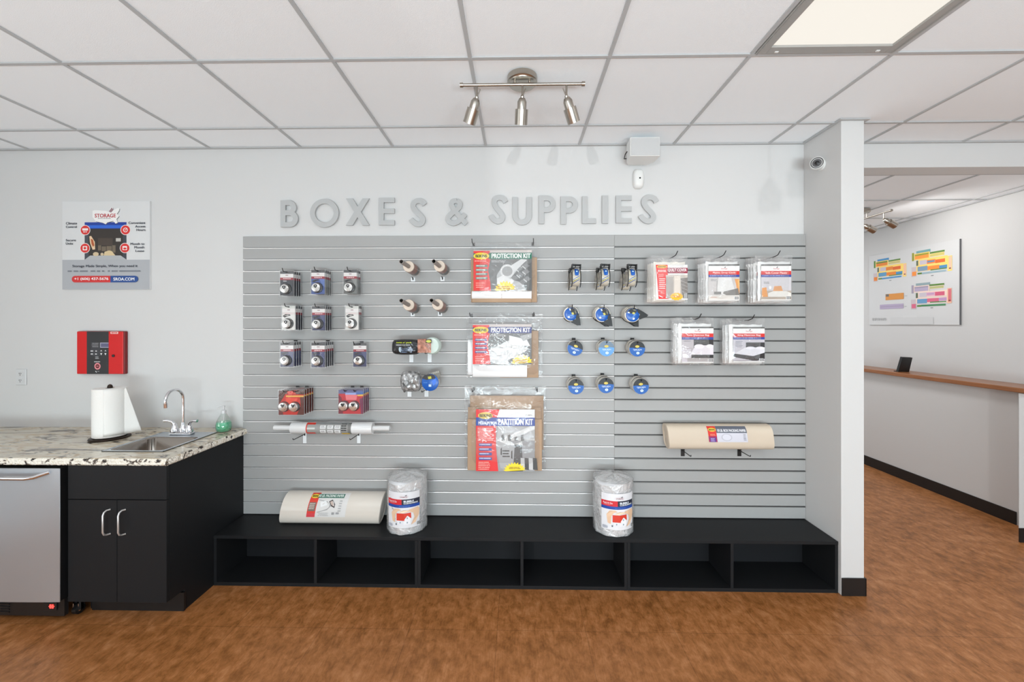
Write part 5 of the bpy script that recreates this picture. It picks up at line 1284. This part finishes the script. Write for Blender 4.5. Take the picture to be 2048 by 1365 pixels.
for kind, bb, lb, n, row, col, nm, hx_, hy_ in specs:
    g = .031; yf = SF-.012-g*(n-1)-.02
    x0, x1, z0, z1 = plate_at(*bb, yf-.012); a0, a1_, c0, c1 = plate_at(*lb, yf-.018)
    w, h = x1-x0, z1-z0; X, Z = (x0+x1)/2, z1
    P_ = cover_bag(kind, w, h, a1_-a0, c1-c0, (a0+a1_)/2-X, (c0+c1)/2-Z)
    for i in range(n):
        r = random.Random(i+len(kind)); pos = ORD[i+1] if i < n-1 else 'rearmost'
        P_.place((X-(0 if i == 0 else r.uniform(.002, .008)), yf+g*i+(.002 if i else 0), Z-(0 if i == 0 else r.uniform(0, .006))), '%s, %s, %s hook, %s bag row' % (nm, pos, col, row), 'bagged furniture covers', (0, 0 if i == 0 else r.uniform(-.02, .02), 0))
    hX, hZ = W(hx_, hy_+8, yf-.03)
    h_ = thing('peg_hook', 'black peg hook, %s one of the %s bag row' % (col, row), 'hook', (hX, SF-.001, Z-.012), 'peg hooks of the cover bags')
    L = SF-yf+.02
    one('wire', lambda b: b.tube([(-.03, .003, 0), (0, -.02, 0), (0, -L+.012, 0), (.004, -L, .003), (.012, -L-.012, .009), (.022, -L-.02, .034)], .0026, M_HOOK, 8), h_, True)
    one('back_plate', lambda b: b.box((-.042, -.003, -.006), (-.018, -.0005, .012), M_HOOK), h_)

# ------------------------------------------------------------------ moving kits in clear bags
def kit_label(A, kind, fr):
    x0, y0, x1, y1 = fr; X = lambda u: x0+(x1-x0)*u; Y = lambda v: y0+(y1-y0)*v
    R = lambda a, b_, c, d, col: A.rect(X(a), Y(b_), X(c), Y(d), col)
    P = lambda pts, col: A.poly([(X(a), Y(b_)) for a, b_ in pts], col)
    E_ = lambda a, b_, rx, ry, col: A.ell(X(a), Y(b_), rx*(x1-x0), ry*(y1-y0), col)
    Tx = lambda t, a, b_, c, d, col, bo=.04: A.text(t, X(a), Y(b_), X(c), Y(d), col, bo)
    R(0, 0, 1, 1, (150, 150, 150))
    if kind < 3:
        R(0, 0, 1, .06, (200, 190, 186)); gcol = (40, 112, 88) if kind == 1 else (46, 56, 128)
        R(.25, .2, 1, 1, (104, 104, 104))
        if kind == 1:
            P([(.4, .62), (.45, .5), (.75, .35), (.98, .55), (.92, 1), (.6, 1), (.4, .85)], (176, 176, 176)); P([(.75, .5), (1, .3), (1, 1), (.9, 1), (.85, .8), (.62, .72)], (86, 86, 86))
            for a, b_ in ((.7, .68), (.8, .6), (.9, .52), (.84, .78), (.92, .7), (.78, .45), (.9, .38)): P([(a-.06, b_), (a, b_-.06), (a+.07, b_+.01), (a, b_+.07)], (120, 120, 120)); P([(a-.06, b_), (a, b_+.07), (a-.005, b_+.1), (a-.065, b_+.03)], (190, 190, 190))
            P([(.6, .42), (.82, .22), (.92, .24), (.72, .52), (.6, .62)], (206, 206, 206)); E_(.58, .52, .12, .17, (206, 206, 206)); E_(.58, .52, .09, .12, (150, 150, 150)); P([(.4, .7), (.5, .62), (.7, .75), (.66, .86), (.42, .84)], (214, 214, 214))
        else:
            P([(.25, .66), (.62, .4), (.95, .6), (.66, 1), (.4, 1), (.25, .9)], (196, 196, 196)); P([(.62, .28), (.92, .38), (.98, .55), (.62, .5)], (226, 226, 226)); P([(.8, .3), (1, .22), (1, .34), (.86, .42)], (170, 170, 170)); P([(.6, .9), (1, .6), (1, 1), (.62, 1)], (104, 104, 104))
            for a, b_ in ((.36, .66), (.5, .56), (.6, .64), (.44, .76), (.7, .58)): E_(a, b_, .05, .035, (150, 150, 150)); E_(a+.01, b_-.012, .045, .028, (222, 222, 222))
        P([(0, .02), (.28, .02), (.29, .22), (.25, .5), (.29, .8), (.3, 1), (0, 1)], (222, 50, 44)); R(.26, .07, 1, .22, gcol); R(.0, .08, .03, .2, gcol)
        E_(.135, .145, .135, .085, (232, 204, 50)); Tx('BEKINS', .035, .11, .235, .18, (40, 60, 36), .06); Tx('PROTECTION KIT', .31, .085, .98, .2, (238, 238, 236), .05)
        A.lines(X(.02), Y(.26), X(.24), 1, (y1-y0)*.035, (245, 190, 180), words=4); A.lines(X(.31), Y(.255), X(.6), 2, (y1-y0)*.03, (190, 190, 190), words=6)
        for k in range(4): R(.04, .36+k*.1, .24, .42+k*.1, (104, 128, 118) if kind == 1 else (70, 64, 140)); A.lines(X(.05), Y(.375+k*.1), X(.23), 1, (y1-y0)*.045, (214, 216, 210), words=3)
        A.lines(X(.04), Y(.8), X(.2), 3, (y1-y0)*.05, (245, 150, 140), words=3)
        sx = .545 if kind == 1 else .84
        A.star(X(sx), Y(1.0 if kind == 1 else .99), .19*(x1-x0), .25*(y1-y0), (246, 208, 30), 10, .8, PI, 2*PI); A.lines(X(sx-.13), Y(.89), X(sx+.13), 2, (y1-y0)*.045, (150, 70, 20), words=4)
    else:
        R(0, 0, 1, 1, (150, 150, 152)); P([(.34, .0), (1, 0), (1, .14), (.32, .14)], (228, 228, 228)); P([(.38, .28), (1, .28), (1, .5), (.7, .48), (.34, .52)], (176, 176, 178))
        P([(.34, .5), (.66, .57), (.63, 1), (.42, .95), (.38, .8)], (168, 168, 170)); P([(.66, .57), (.78, .55), (.8, 1), (.63, 1)], (72, 72, 74)); P([(.34, .49), (.5, .48), (.66, .56), (.55, .58)], (208, 208, 208)); P([(.66, .56), (.9, .47), (1, .47), (1, .5), (.84, .58)], (200, 200, 200)); P([(.78, .5), (1, .5), (1, .75), (.84, .8)], (150, 150, 152))
        for k in range(7): P([(.43+k*.055, .42), (.47+k*.055, .4), (.49+k*.055, .5), (.44+k*.055, .51)], (190, 190, 190) if k % 2 else (92, 92, 92))
        P([(.62, .4), (.9, .28), (1, .26), (1, .32), (.8, .4), (.62, .46)], (214, 214, 214))
        for k in range(4): P([(.76+k*.07, .78), (.82+k*.07, .79), (.84+k*.07, .98), (.76+k*.07, .97)], (196, 196, 196) if k % 2 == 0 else (70, 70, 70))
        P([(.42, .64), (.44, .61), (.44, .74), (.42, .73)], (30, 30, 30)); P([(.6, .68), (.62, .66), (.62, .8), (.6, .79)], (30, 30, 30)); A.lines(X(.45), Y(.66), X(.58), 3, (y1-y0)*.045, (50, 50, 50), words=2)
        P([(0, 0), (.4, 0), (.36, .12), (.34, .3), (.34, .6), (.38, 1), (0, 1)], (224, 44, 46)); R(0, .13, 1, .265, (40, 76, 158))
        E_(.16, .1, .125, .055, (226, 200, 90)); Tx('BEKINS', .06, .075, .27, .125, (50, 50, 26), .06); Tx('MEDIUM BOX', .04, .195, .36, .245, (225, 230, 240), .05); Tx('PARTITION KIT', .38, .15, .97, .25, (240, 240, 242), .06)
        A.lines(X(.84), Y(.085), X(.98), 1, (y1-y0)*.02, (80, 80, 80), words=2); A.lines(X(.03), Y(.3), X(.31), 9, (y1-y0)*.024, (246, 200, 196), words=6)
        for k in range(4): R(.05, .55+k*.075, .27, .595+k*.075, (66, 80, 160)); A.lines(X(.06), Y(.56+k*.075), X(.26), 1, (y1-y0)*.03, (220, 224, 240), words=3)
        A.lines(X(.04), Y(.85), X(.26), 5, (y1-y0)*.028, (245, 170, 160), words=4)
        A.star(X(.66), Y(1.0), .2*(x1-x0), .15*(y1-y0), (248, 214, 40), 11, .78, PI, 2*PI); A.lines(X(.56), Y(.93), X(.78), 2, (y1-y0)*.022, (110, 80, 20), words=4)
def kit(kind, bb, lb, cards, foams, label, hooks_):
    y = SF-.075
    x0, x1, z0, z1 = plate_at(*bb, y); r = thing('moving_kit', label, 'kit', ((x0+x1)/2, y, (z0+z1)/2)); ox, oz = (x0+x1)/2, (z0+z1)/2
    for k, (cb, yo, th) in enumerate(cards):
        a, c, d, e = plate_at(*cb, y+yo); one('cardboard_sheet', lambda b: b.box((a-ox, yo, d-oz), (c-ox, yo+th, e-oz), M_CARDB, .002), r)
    for fb, rad, yo in foams:
        a, c, d, e = plate_at(*fb, y+yo); zc = (d+e)/2-oz; hh = (e-d)/2
        one('foam_roll', lambda b: b.prismx([(yo+rad*math.cos(t), zc+hh*math.sin(t)) for t in [2*PI*q/20 for q in range(20)]], a-ox, c-ox, M_FOAM), r, True)
    a, c, d, e = plate_at(*lb, y-.0065); 
    one('insert_card', lambda b: b.box((-(c-a)/2, 0, -(e-d)/2), ((c-a)/2, .001, (e-d)/2), ink((214, 212, 210))), r, loc=((a+c)/2-ox, -.0065, (d+e)/2-oz))
    A = Art(lb, c-a, e-d, eps=.00004); kit_label(A, kind, lb); A.build('printed_insert', r, ((a+c)/2-ox, -.0068, (d+e)/2-oz))
    bg = wavy(x1-x0, z1-z0, .066, M_BAG, kind*5, 28, 26, .004, y0=.05); bg.build('clear_bag', r, True)
    for (hx_, hy0, side) in hooks_:
        X, Z = W(hx_, hy0, y-.03)
        hook(0, 0, SF-y+.026, 'black peg hook at the %s corner of the %s kit' % (side, ('', 'upper', 'middle', 'lower')[kind]), 'peg hooks of the moving kits', X=X, Z=Z-.018, tipup=.022, plate=(.016, .01))
kit(1, (939.6, 482, 1077.7, 607), (947, 500.5, 1063.5, 582), [((942, 515, 1074, 605), .02, .012), ((944, 560, 1062, 605), .0, .01)], [((944, 582, 1003, 598.5), .014, .006), ((1003.5, 582, 1063, 598.5), .014, .006)],
    'glass protection kit with green banner in a clear bag, top of the three kits', ((944, 479, 'left'), (1067, 478, 'right')))
kit(2, (931, 627, 1086, 757), (945.5, 649, 1063, 729), [((1000, 662, 1077, 756), .022, .01)], [((946, 730, 1054, 755), .016, .008), ((936, 680, 960, 750), .016, .022)],
    'protection kit with blue banner in a loose clear bag, middle of the three kits', ((939.6, 627, 'left'), (1068, 626, 'right')))
kit(3, (927, 774.5, 1092.5, 946), (952, 819.5, 1069.5, 943), [((940, 792, 1087, 900), .03, .006), ((936, 815, 1082, 935), .018, .006), ((935, 839, 1084, 942), .004, .008)], [],
    'partition kit with cardboard sheets in a large clear bag, lowest of the three kits', ((944.5, 779.5, 'left'), (1074.5, 779.5, 'right')))

# ------------------------------------------------------------------ long wrap roll on two white hooks
y = SF-.055; x0, x1, z0, z1 = plate_at(581, 846.5, 744, 869.3, y-.02)
wr = thing('wrap_roll', 'long white plastic wrap roll with a red and grey label on two hooks', 'wrap roll', ((x0+x1)/2, y, (z0+z1)/2)); rw = (z1-z0)/2*1.0; hw_ = (x1-x0)/2
M_WRAPW = mat('white_wrap', rgb(222, 222, 222), .25)
one('wrap', lambda b: b.lathe([(.016, -hw_), (rw-.001, -hw_), (rw, -hw_+.002), (rw, hw_-.002), (rw-.001, hw_), (.016, hw_)], (0, 0, 0), (1, 0, 0), M_WRAPW, 40, cap=False), wr, True)
cx0 = W(549, 858, y)[0]-(x0+x1)/2; cx1_ = W(780, 858, y)[0]-(x0+x1)/2
one('core_tube', lambda b: (b.lathe([(.0165, cx0), (.0165, cx1_), (.014, cx1_), (.014, cx1_-.08), (.001, cx1_-.08)], (0, 0, 0), (1, 0, 0), mat('white_tube', rgb(216, 216, 216), .5), 30, cap=False), b.lathe([(.001, cx0+.001), (.0165, cx0)], (0, 0, 0), (1, 0, 0), M_WHITEP, 24, cap=False)), wr, True)
A = Art((485, 1090, 1050, 1240), .565/1.27*.0+ (W(706, 858, y)[0]-W(617, 858, y)[0]), rw*2.7, warp=lambda u, v, k: (u, -(rw+k+.0003)*math.cos(v/rw), (rw+k+.0003)*math.sin(v/rw)), nu=1, nv=20, eps=.00015)
A.rect(485, 1090, 1050, 1240, (150, 150, 148)); A.rect(485, 1090, 600, 1240, (206, 60, 48)); A.rect(500, 1120, 600, 1200, (150, 150, 146)); A.rect(500, 1150, 600, 1166, (200, 204, 200)); A.rect(1010, 1090, 1050, 1240, (120, 120, 118))
for k in range(3):
    A.rect(665+k*92, 1128, 735+k*92, 1160, (226, 226, 226)); A.rect(665+k*92, 1170, 735+k*92, 1206, (226, 226, 226)); A.lines(672+k*92, 1134, 728+k*92, 2, 12, (140, 140, 140), words=3); A.lines(672+k*92, 1178, 728+k*92, 2, 12, (140, 140, 140), words=3)
A.lines(930, 1110, 1005, 4, 20, (60, 60, 60), words=3); A.rect(930, 1205, 1030, 1225, (220, 180, 40)); A.rect(600, 1090, 1010, 1112, (130, 132, 132))
A.build('label', wr, ((W(661.5, 858, y)[0])-(x0+x1)/2, 0, 0))
for px0, s in ((606, 'left'), (714, 'right')): tag_hook(px0, px0+7, 870, 887, 'white-tagged display hook, %s one under the long wrap roll' % s, .14)

# ------------------------------------------------------------------ packing paper bundles
def bundle(label, Lh, prof, art_fn, lab_frame, lw, lh, lx, lt0, m, loc, shear=0.0, name='packing_paper'):
    """prof(t) -> (y, z) closed cross-section; label wraps from parameter lt0"""
    r = thing(name, label, 'packing paper', loc)
    N = 48
    def f(u, v):
        y_, z_ = prof(v*2*PI); x = -Lh+2*Lh*u
        return (x+shear*z_, y_, z_)
    def body(b):
        b.grid(f, 20, N, m)
        for u, e in ((0, -1), (1, 1)):
            c = f(u, 0); cy = sum(f(u, k/N)[1] for k in range(N))/N; cz = sum(f(u, k/N)[2] for k in range(N))/N; cx = sum(f(u, k/N)[0] for k in range(N))/N
            loops = [[(cx+(f(u, k/N)[0]-cx)*s-e*d, cy+(f(u, k/N)[1]-cy)*s, cz+(f(u, k/N)[2]-cz)*s) for k in range(N)] for s, d in ((1, 0), (.9, -.003), (.8, .002), (.6, -.002), (.4, .003), (.2, -.001))]
            vs = sum(loops, []); fs = [(i*N+k, i*N+(k+1) % N, (i+1)*N+(k+1) % N, (i+1)*N+k) for i in range(5) for k in range(N)]+[tuple(range(5*N, 6*N))]
            b.add(vs, fs, m)
    one('paper', body, r, True)
    # arc length table from lt0
    T_ = [lt0-k*.01 for k in range(400)]; S = [0]
    for a, c in zip(T_, T_[1:]): p, q = prof(a), prof(c); S.append(S[-1]+math.hypot(p[0]-q[0], p[1]-q[1]))
    def warp(u, v, k):
        s = lh/2-v; i = next((j for j in range(len(S)-1) if S[j+1] >= s), len(S)-2); t = T_[i]-.01*(s-S[i])/max(1e-6, S[i+1]-S[i])
        y_, z_ = prof(t); y2, z2 = prof(t+.01); ny, nz = (z2-z_), -(y2-y_); L_ = math.hypot(ny, nz); ny, nz = ny/L_, nz/L_
        if ny*(y_)+nz*(z_) < 0: ny, nz = -ny, -nz
        return (lx+u+shear*z_, y_+ny*(k+.0006), z_+nz*(k+.0006))
    A = Art(lab_frame, lw, lh, warp=warp, nu=4, nv=16, eps=.0002); art_fn(A); A.build('label', r)
    return r
# on the wall hooks
def prA(t):      # upright flattened roll, rounded
    c, s = math.cos(t), math.sin(t); y = -.052*math.copysign(abs(c)**.75, c); z = .078*math.copysign(abs(s)**.62, s)
    return (y, z)
y = SF-.058; x0, x1, z0, z1 = plate_at(1336, 850.5, 1548, 904.5, y-.045)
def artA(A):
    A.rect(0, 0, 645, 300, (206, 208, 218)); A.rect(0, 0, 140, 300, (214, 52, 40)); A.rect(0, 190, 140, 300, (160, 40, 90)); A.rect(20, 215, 120, 300, (96, 60, 140)); A.rect(140, 0, 645, 128, (92, 96, 108)); A.rect(150, 128, 640, 300, (208, 208, 218)); A.ell(300, 210, 90, 70, (190, 190, 200)); A.ell(300, 210, 70, 54, (214, 214, 224))
    A.ell(72, 70, 64, 34, (232, 196, 60)); A.text('BEKINS', 22, 55, 122, 85, (60, 60, 30), .05); A.text('10 LB. BOX PACKING PAPER', 160, 60, 630, 108, (226, 226, 230), .05); A.lines(30, 150, 120, 2, 18, (250, 160, 140), words=3); A.lines(30, 230, 110, 3, 22, (190, 170, 220), words=3); A.lines(575, 150, 620, 5, 26, (150, 150, 160), words=2)
A_l = (W(1495, 880, y-.05)[0]-W(1417, 880, y-.05)[0])
bundle('cream packing paper bundle with a grey label resting on two black brackets', (x1-x0)/2-.004, prA, artA, (0, 0, 645, 300), A_l, .098, (W(1456, 880, y-.05)[0])-(x0+x1)/2, 1.0, M_PAPER, ((x0+x1)/2, y, (z0+z1)/2+.002), shear=-.12)
for px0, s in ((1362, 'left'), (1475.3, 'right')): tag_hook(px0, px0+7.5, 903, 913, 'black display bracket, %s one under the cream paper bundle' % s, .125, 'black', rise=.0)
# on the bench
def prB(t):
    c, s = math.cos(t), math.sin(t); y = -.066*math.copysign(abs(c)**.85, c)+.02*s; z = .089*math.copysign(abs(s)**.9, s)
    return (y, z)
y = SF-.074; x0, x1, z0, z1 = plate_at(562, 987, 762, 1044, y-.05)
def artB(A):
    A.rect(0, 0, 505, 280, (214, 212, 210)); A.rect(0, 0, 110, 280, (214, 56, 40)); A.rect(10, 120, 100, 215, (120, 100, 92)); A.rect(0, 235, 110, 280, (206, 60, 70)); A.rect(90, 20, 440, 72, (62, 112, 96)); A.poly([(120, 90), (240, 110), (300, 160), (260, 200), (130, 230)], (158, 158, 158)); A.poly([(150, 120), (220, 100), (250, 150), (170, 170)], (230, 230, 230))
    A.poly([(260, 110), (300, 90), (350, 140), (350, 180), (300, 160)], (52, 42, 42)); A.poly([(275, 115), (300, 103), (332, 140), (328, 160), (300, 145)], (190, 170, 160)); A.ell(55, 50, 50, 26, (232, 200, 60)); A.text('BEKINS', 18, 38, 92, 62, (50, 50, 30), .05); A.text('10 LB. PACKING PAPER', 102, 30, 430, 62, (220, 232, 226), .05)
    A.lines(18, 130, 92, 4, 18, (200, 190, 180), words=3); A.lines(150, 230, 300, 3, 14, (180, 180, 180), words=5); A.lines(400, 100, 440, 5, 26, (170, 170, 170), words=2); A.barcode(320, 225, 360, 250); A.rect(380, 225, 420, 245, (150, 150, 150))
bundle('glossy cream packing paper bundle with red and green label lying on the bench top', (x1-x0)/2-.004, prB, artB, (0, 0, 505, 280), W(697, 1010, y-.05)[0]-W(620, 1010, y-.05)[0], .15, W(655, 1010, y-.05)[0]-(x0+x1)/2, 1.35, M_PAPER2, ((x0+x1)/2, y, HB+.0895), shear=.1)

# ------------------------------------------------------------------ bubble wrap rolls
def bubble_mat():
    m = clear('bubble_film', .42, .3, .14, 1.0, 12)
    return m
M_BW = mat('bubble_wrap_core', rgb(224, 224, 226), .22, bump=1.0, bscale=55)
def bubble(pxc, label, seed):
    r_ = random.Random(seed); X, Yc = W(pxc, 1000, 2.507)[0], 2.507
    b_ = thing('bubble_wrap_roll', label, 'bubble wrap', (X, Yc, HB+.0005), 'bubble wrap rolls on the bench'); R = .117; H = .302
    ph = [r_.uniform(0, 6) for _ in range(6)]
    def rad(t, z): return R*(1+.012*math.sin(3*t+ph[0])+.008*math.sin(7*t+ph[1]+20*z))
    def body(b):
        n = 64; rows = [0, .003, .01, .03, .08, .14, .2, .25, .285, .298, .305]; vs = []; fs = []
        for j, z in enumerate(rows):
            for k in range(n):
                t = 2*PI*k/n; q = rad(t, z); q *= {0: .93, 1: .97, 8: .99, 9: .95, 10: .88}.get(j, 1); vs.append((q*math.cos(t), q*math.sin(t), z+(0.004*math.sin(4*t+ph[2]) if j > 7 else 0)))
        m = len(rows)
        for i in range(m-1):
            for k in range(n): fs.append((i*n+k, i*n+(k+1) % n, (i+1)*n+(k+1) % n, (i+1)*n+k))
        for q, dz in ((.7, .006), (.45, .004), (.25, .012), (.08, .0)):
            for k in range(n): t = 2*PI*k/n; vs.append((R*q*math.cos(t), R*q*math.sin(t), .307+dz+.006*math.sin(5*t+ph[3]+q*9)))
            i = m-1
            for k in range(n): fs.append((i*n+k, i*n+(k+1) % n, (i+1)*n+(k+1) % n, (i+1)*n+k))
            m += 1
        fs.append(tuple(range((m-1)*n, m*n))); fs.append(tuple(reversed(range(n)))); b.add(vs, fs, M_BW)
    one('bubble_roll', body, b_, True)
    def film(b):
        def f(u, v):
            t = 2*PI*u; z = .004+.305*v; c = 1
            q = rad(t, z)*1.03+.002*math.sin(11*t+30*z+ph[4])
            return (q*math.cos(t), q*math.sin(t), z+(.012*math.sin(2*t+ph[5]) if v == 1 else 0))
        b.grid(f, 72, 16, M_BUBF)
        def g(u, v):
            t = 2*PI*u; q = (1-v)*R*1.03; return (q*math.cos(t), q*math.sin(t), .316+.02*math.sin(PI*v*.5)+.006*math.sin(7*t+ph[0])*math.sin(PI*v))
        b.grid(g, 48, 8, M_BUBF)
    one('outer_film', film, b_, True)
    def warp(u, v, k):
        t = -PI/2+.05+u/R; q = R*1.05+.0012+k; return (q*math.cos(t), q*math.sin(t), .152+v)
    A = Art((325, 430, 920, 1160), .195, .212, warp=warp, nu=20, nv=4, eps=.0002)
    A.rect(325, 430, 920, 1160, (226, 226, 230)); A.rect(600, 575, 920, 700, (36, 42, 58)); A.rect(325, 575, 605, 690, (206, 36, 48)); A.rect(325, 685, 920, 745, (30, 72, 158))
    A.ell(640, 525, 82, 36, (210, 196, 200)); A.ell(640, 525, 76, 31, (232, 230, 232)); A.text('STORAGE', 578, 512, 702, 540, (140, 70, 84), .03); A.poly([(655, 505), (690, 482), (694, 498), (668, 510)], (60, 60, 70))
    A.text('Pack N Go', 360, 600, 520, 640, (240, 210, 214), .04); A.lines(370, 650, 500, 1, 16, (236, 160, 166), words=4); A.text('BUBBLE', 640, 598, 810, 636, (226, 232, 240), .07); A.text('CUSHIONING', 640, 642, 880, 672, (226, 232, 240), .05)
    A.lines(560, 712, 760, 1, 18, (90, 130, 200), words=5)
    SK = (226, 190, 158)
    A.poly([(420, 850), (470, 770), (560, 760), (600, 790), (540, 810), (500, 880), (490, 1040), (440, 1020)], SK); A.poly([(880, 760), (800, 770), (720, 790), (740, 830), (800, 860), (820, 950), (760, 1100), (840, 1060), (900, 930), (915, 800)], SK); A.poly([(560, 830), (640, 790), (720, 800), (740, 830), (640, 850), (580, 850)], (236, 208, 180))
    A.poly([(520, 855), (640, 860), (760, 850), (765, 960), (650, 1010), (520, 1000)], (212, 60, 42)); A.poly([(640, 1010), (690, 920), (705, 905), (755, 960), (755, 1080), (640, 1090)], (236, 236, 240)); A.poly([(530, 1000), (640, 1005), (640, 1085), (540, 1070)], (226, 226, 232))
    for x, y_ in ((700, 955), (585, 1040), (700, 1045)): A.rect(x-8, y_-16, x+8, y_+14, (130, 150, 160))
    A.rect(505, 1060, 525, 1090, (70, 80, 90)); A.lines(350, 1080, 450, 3, 20, (150, 160, 176), words=3); A.barcode(855, 1060, 910, 1125)
    A.build('label', b_)
M_BUBF = clear('bubble_film', .38, .35, .13, 1.0, 30)
bubble(814.5, 'bubble wrap roll standing on the bench beside the paper bundle', 4)
bubble(1225.5, 'bubble wrap roll standing alone on the right half of the bench', 9)
for k_, x_ in ((1, 1.62), (2, 2.05)):
    pass
for pr in list(PK_.values())+list(TW.values())+[TR, TRP, DP, EP]:
    if not pr.used:
        for ch in list(pr.root.children_recursive): bpy.data.objects.remove(ch)
        bpy.data.objects.remove(pr.root)
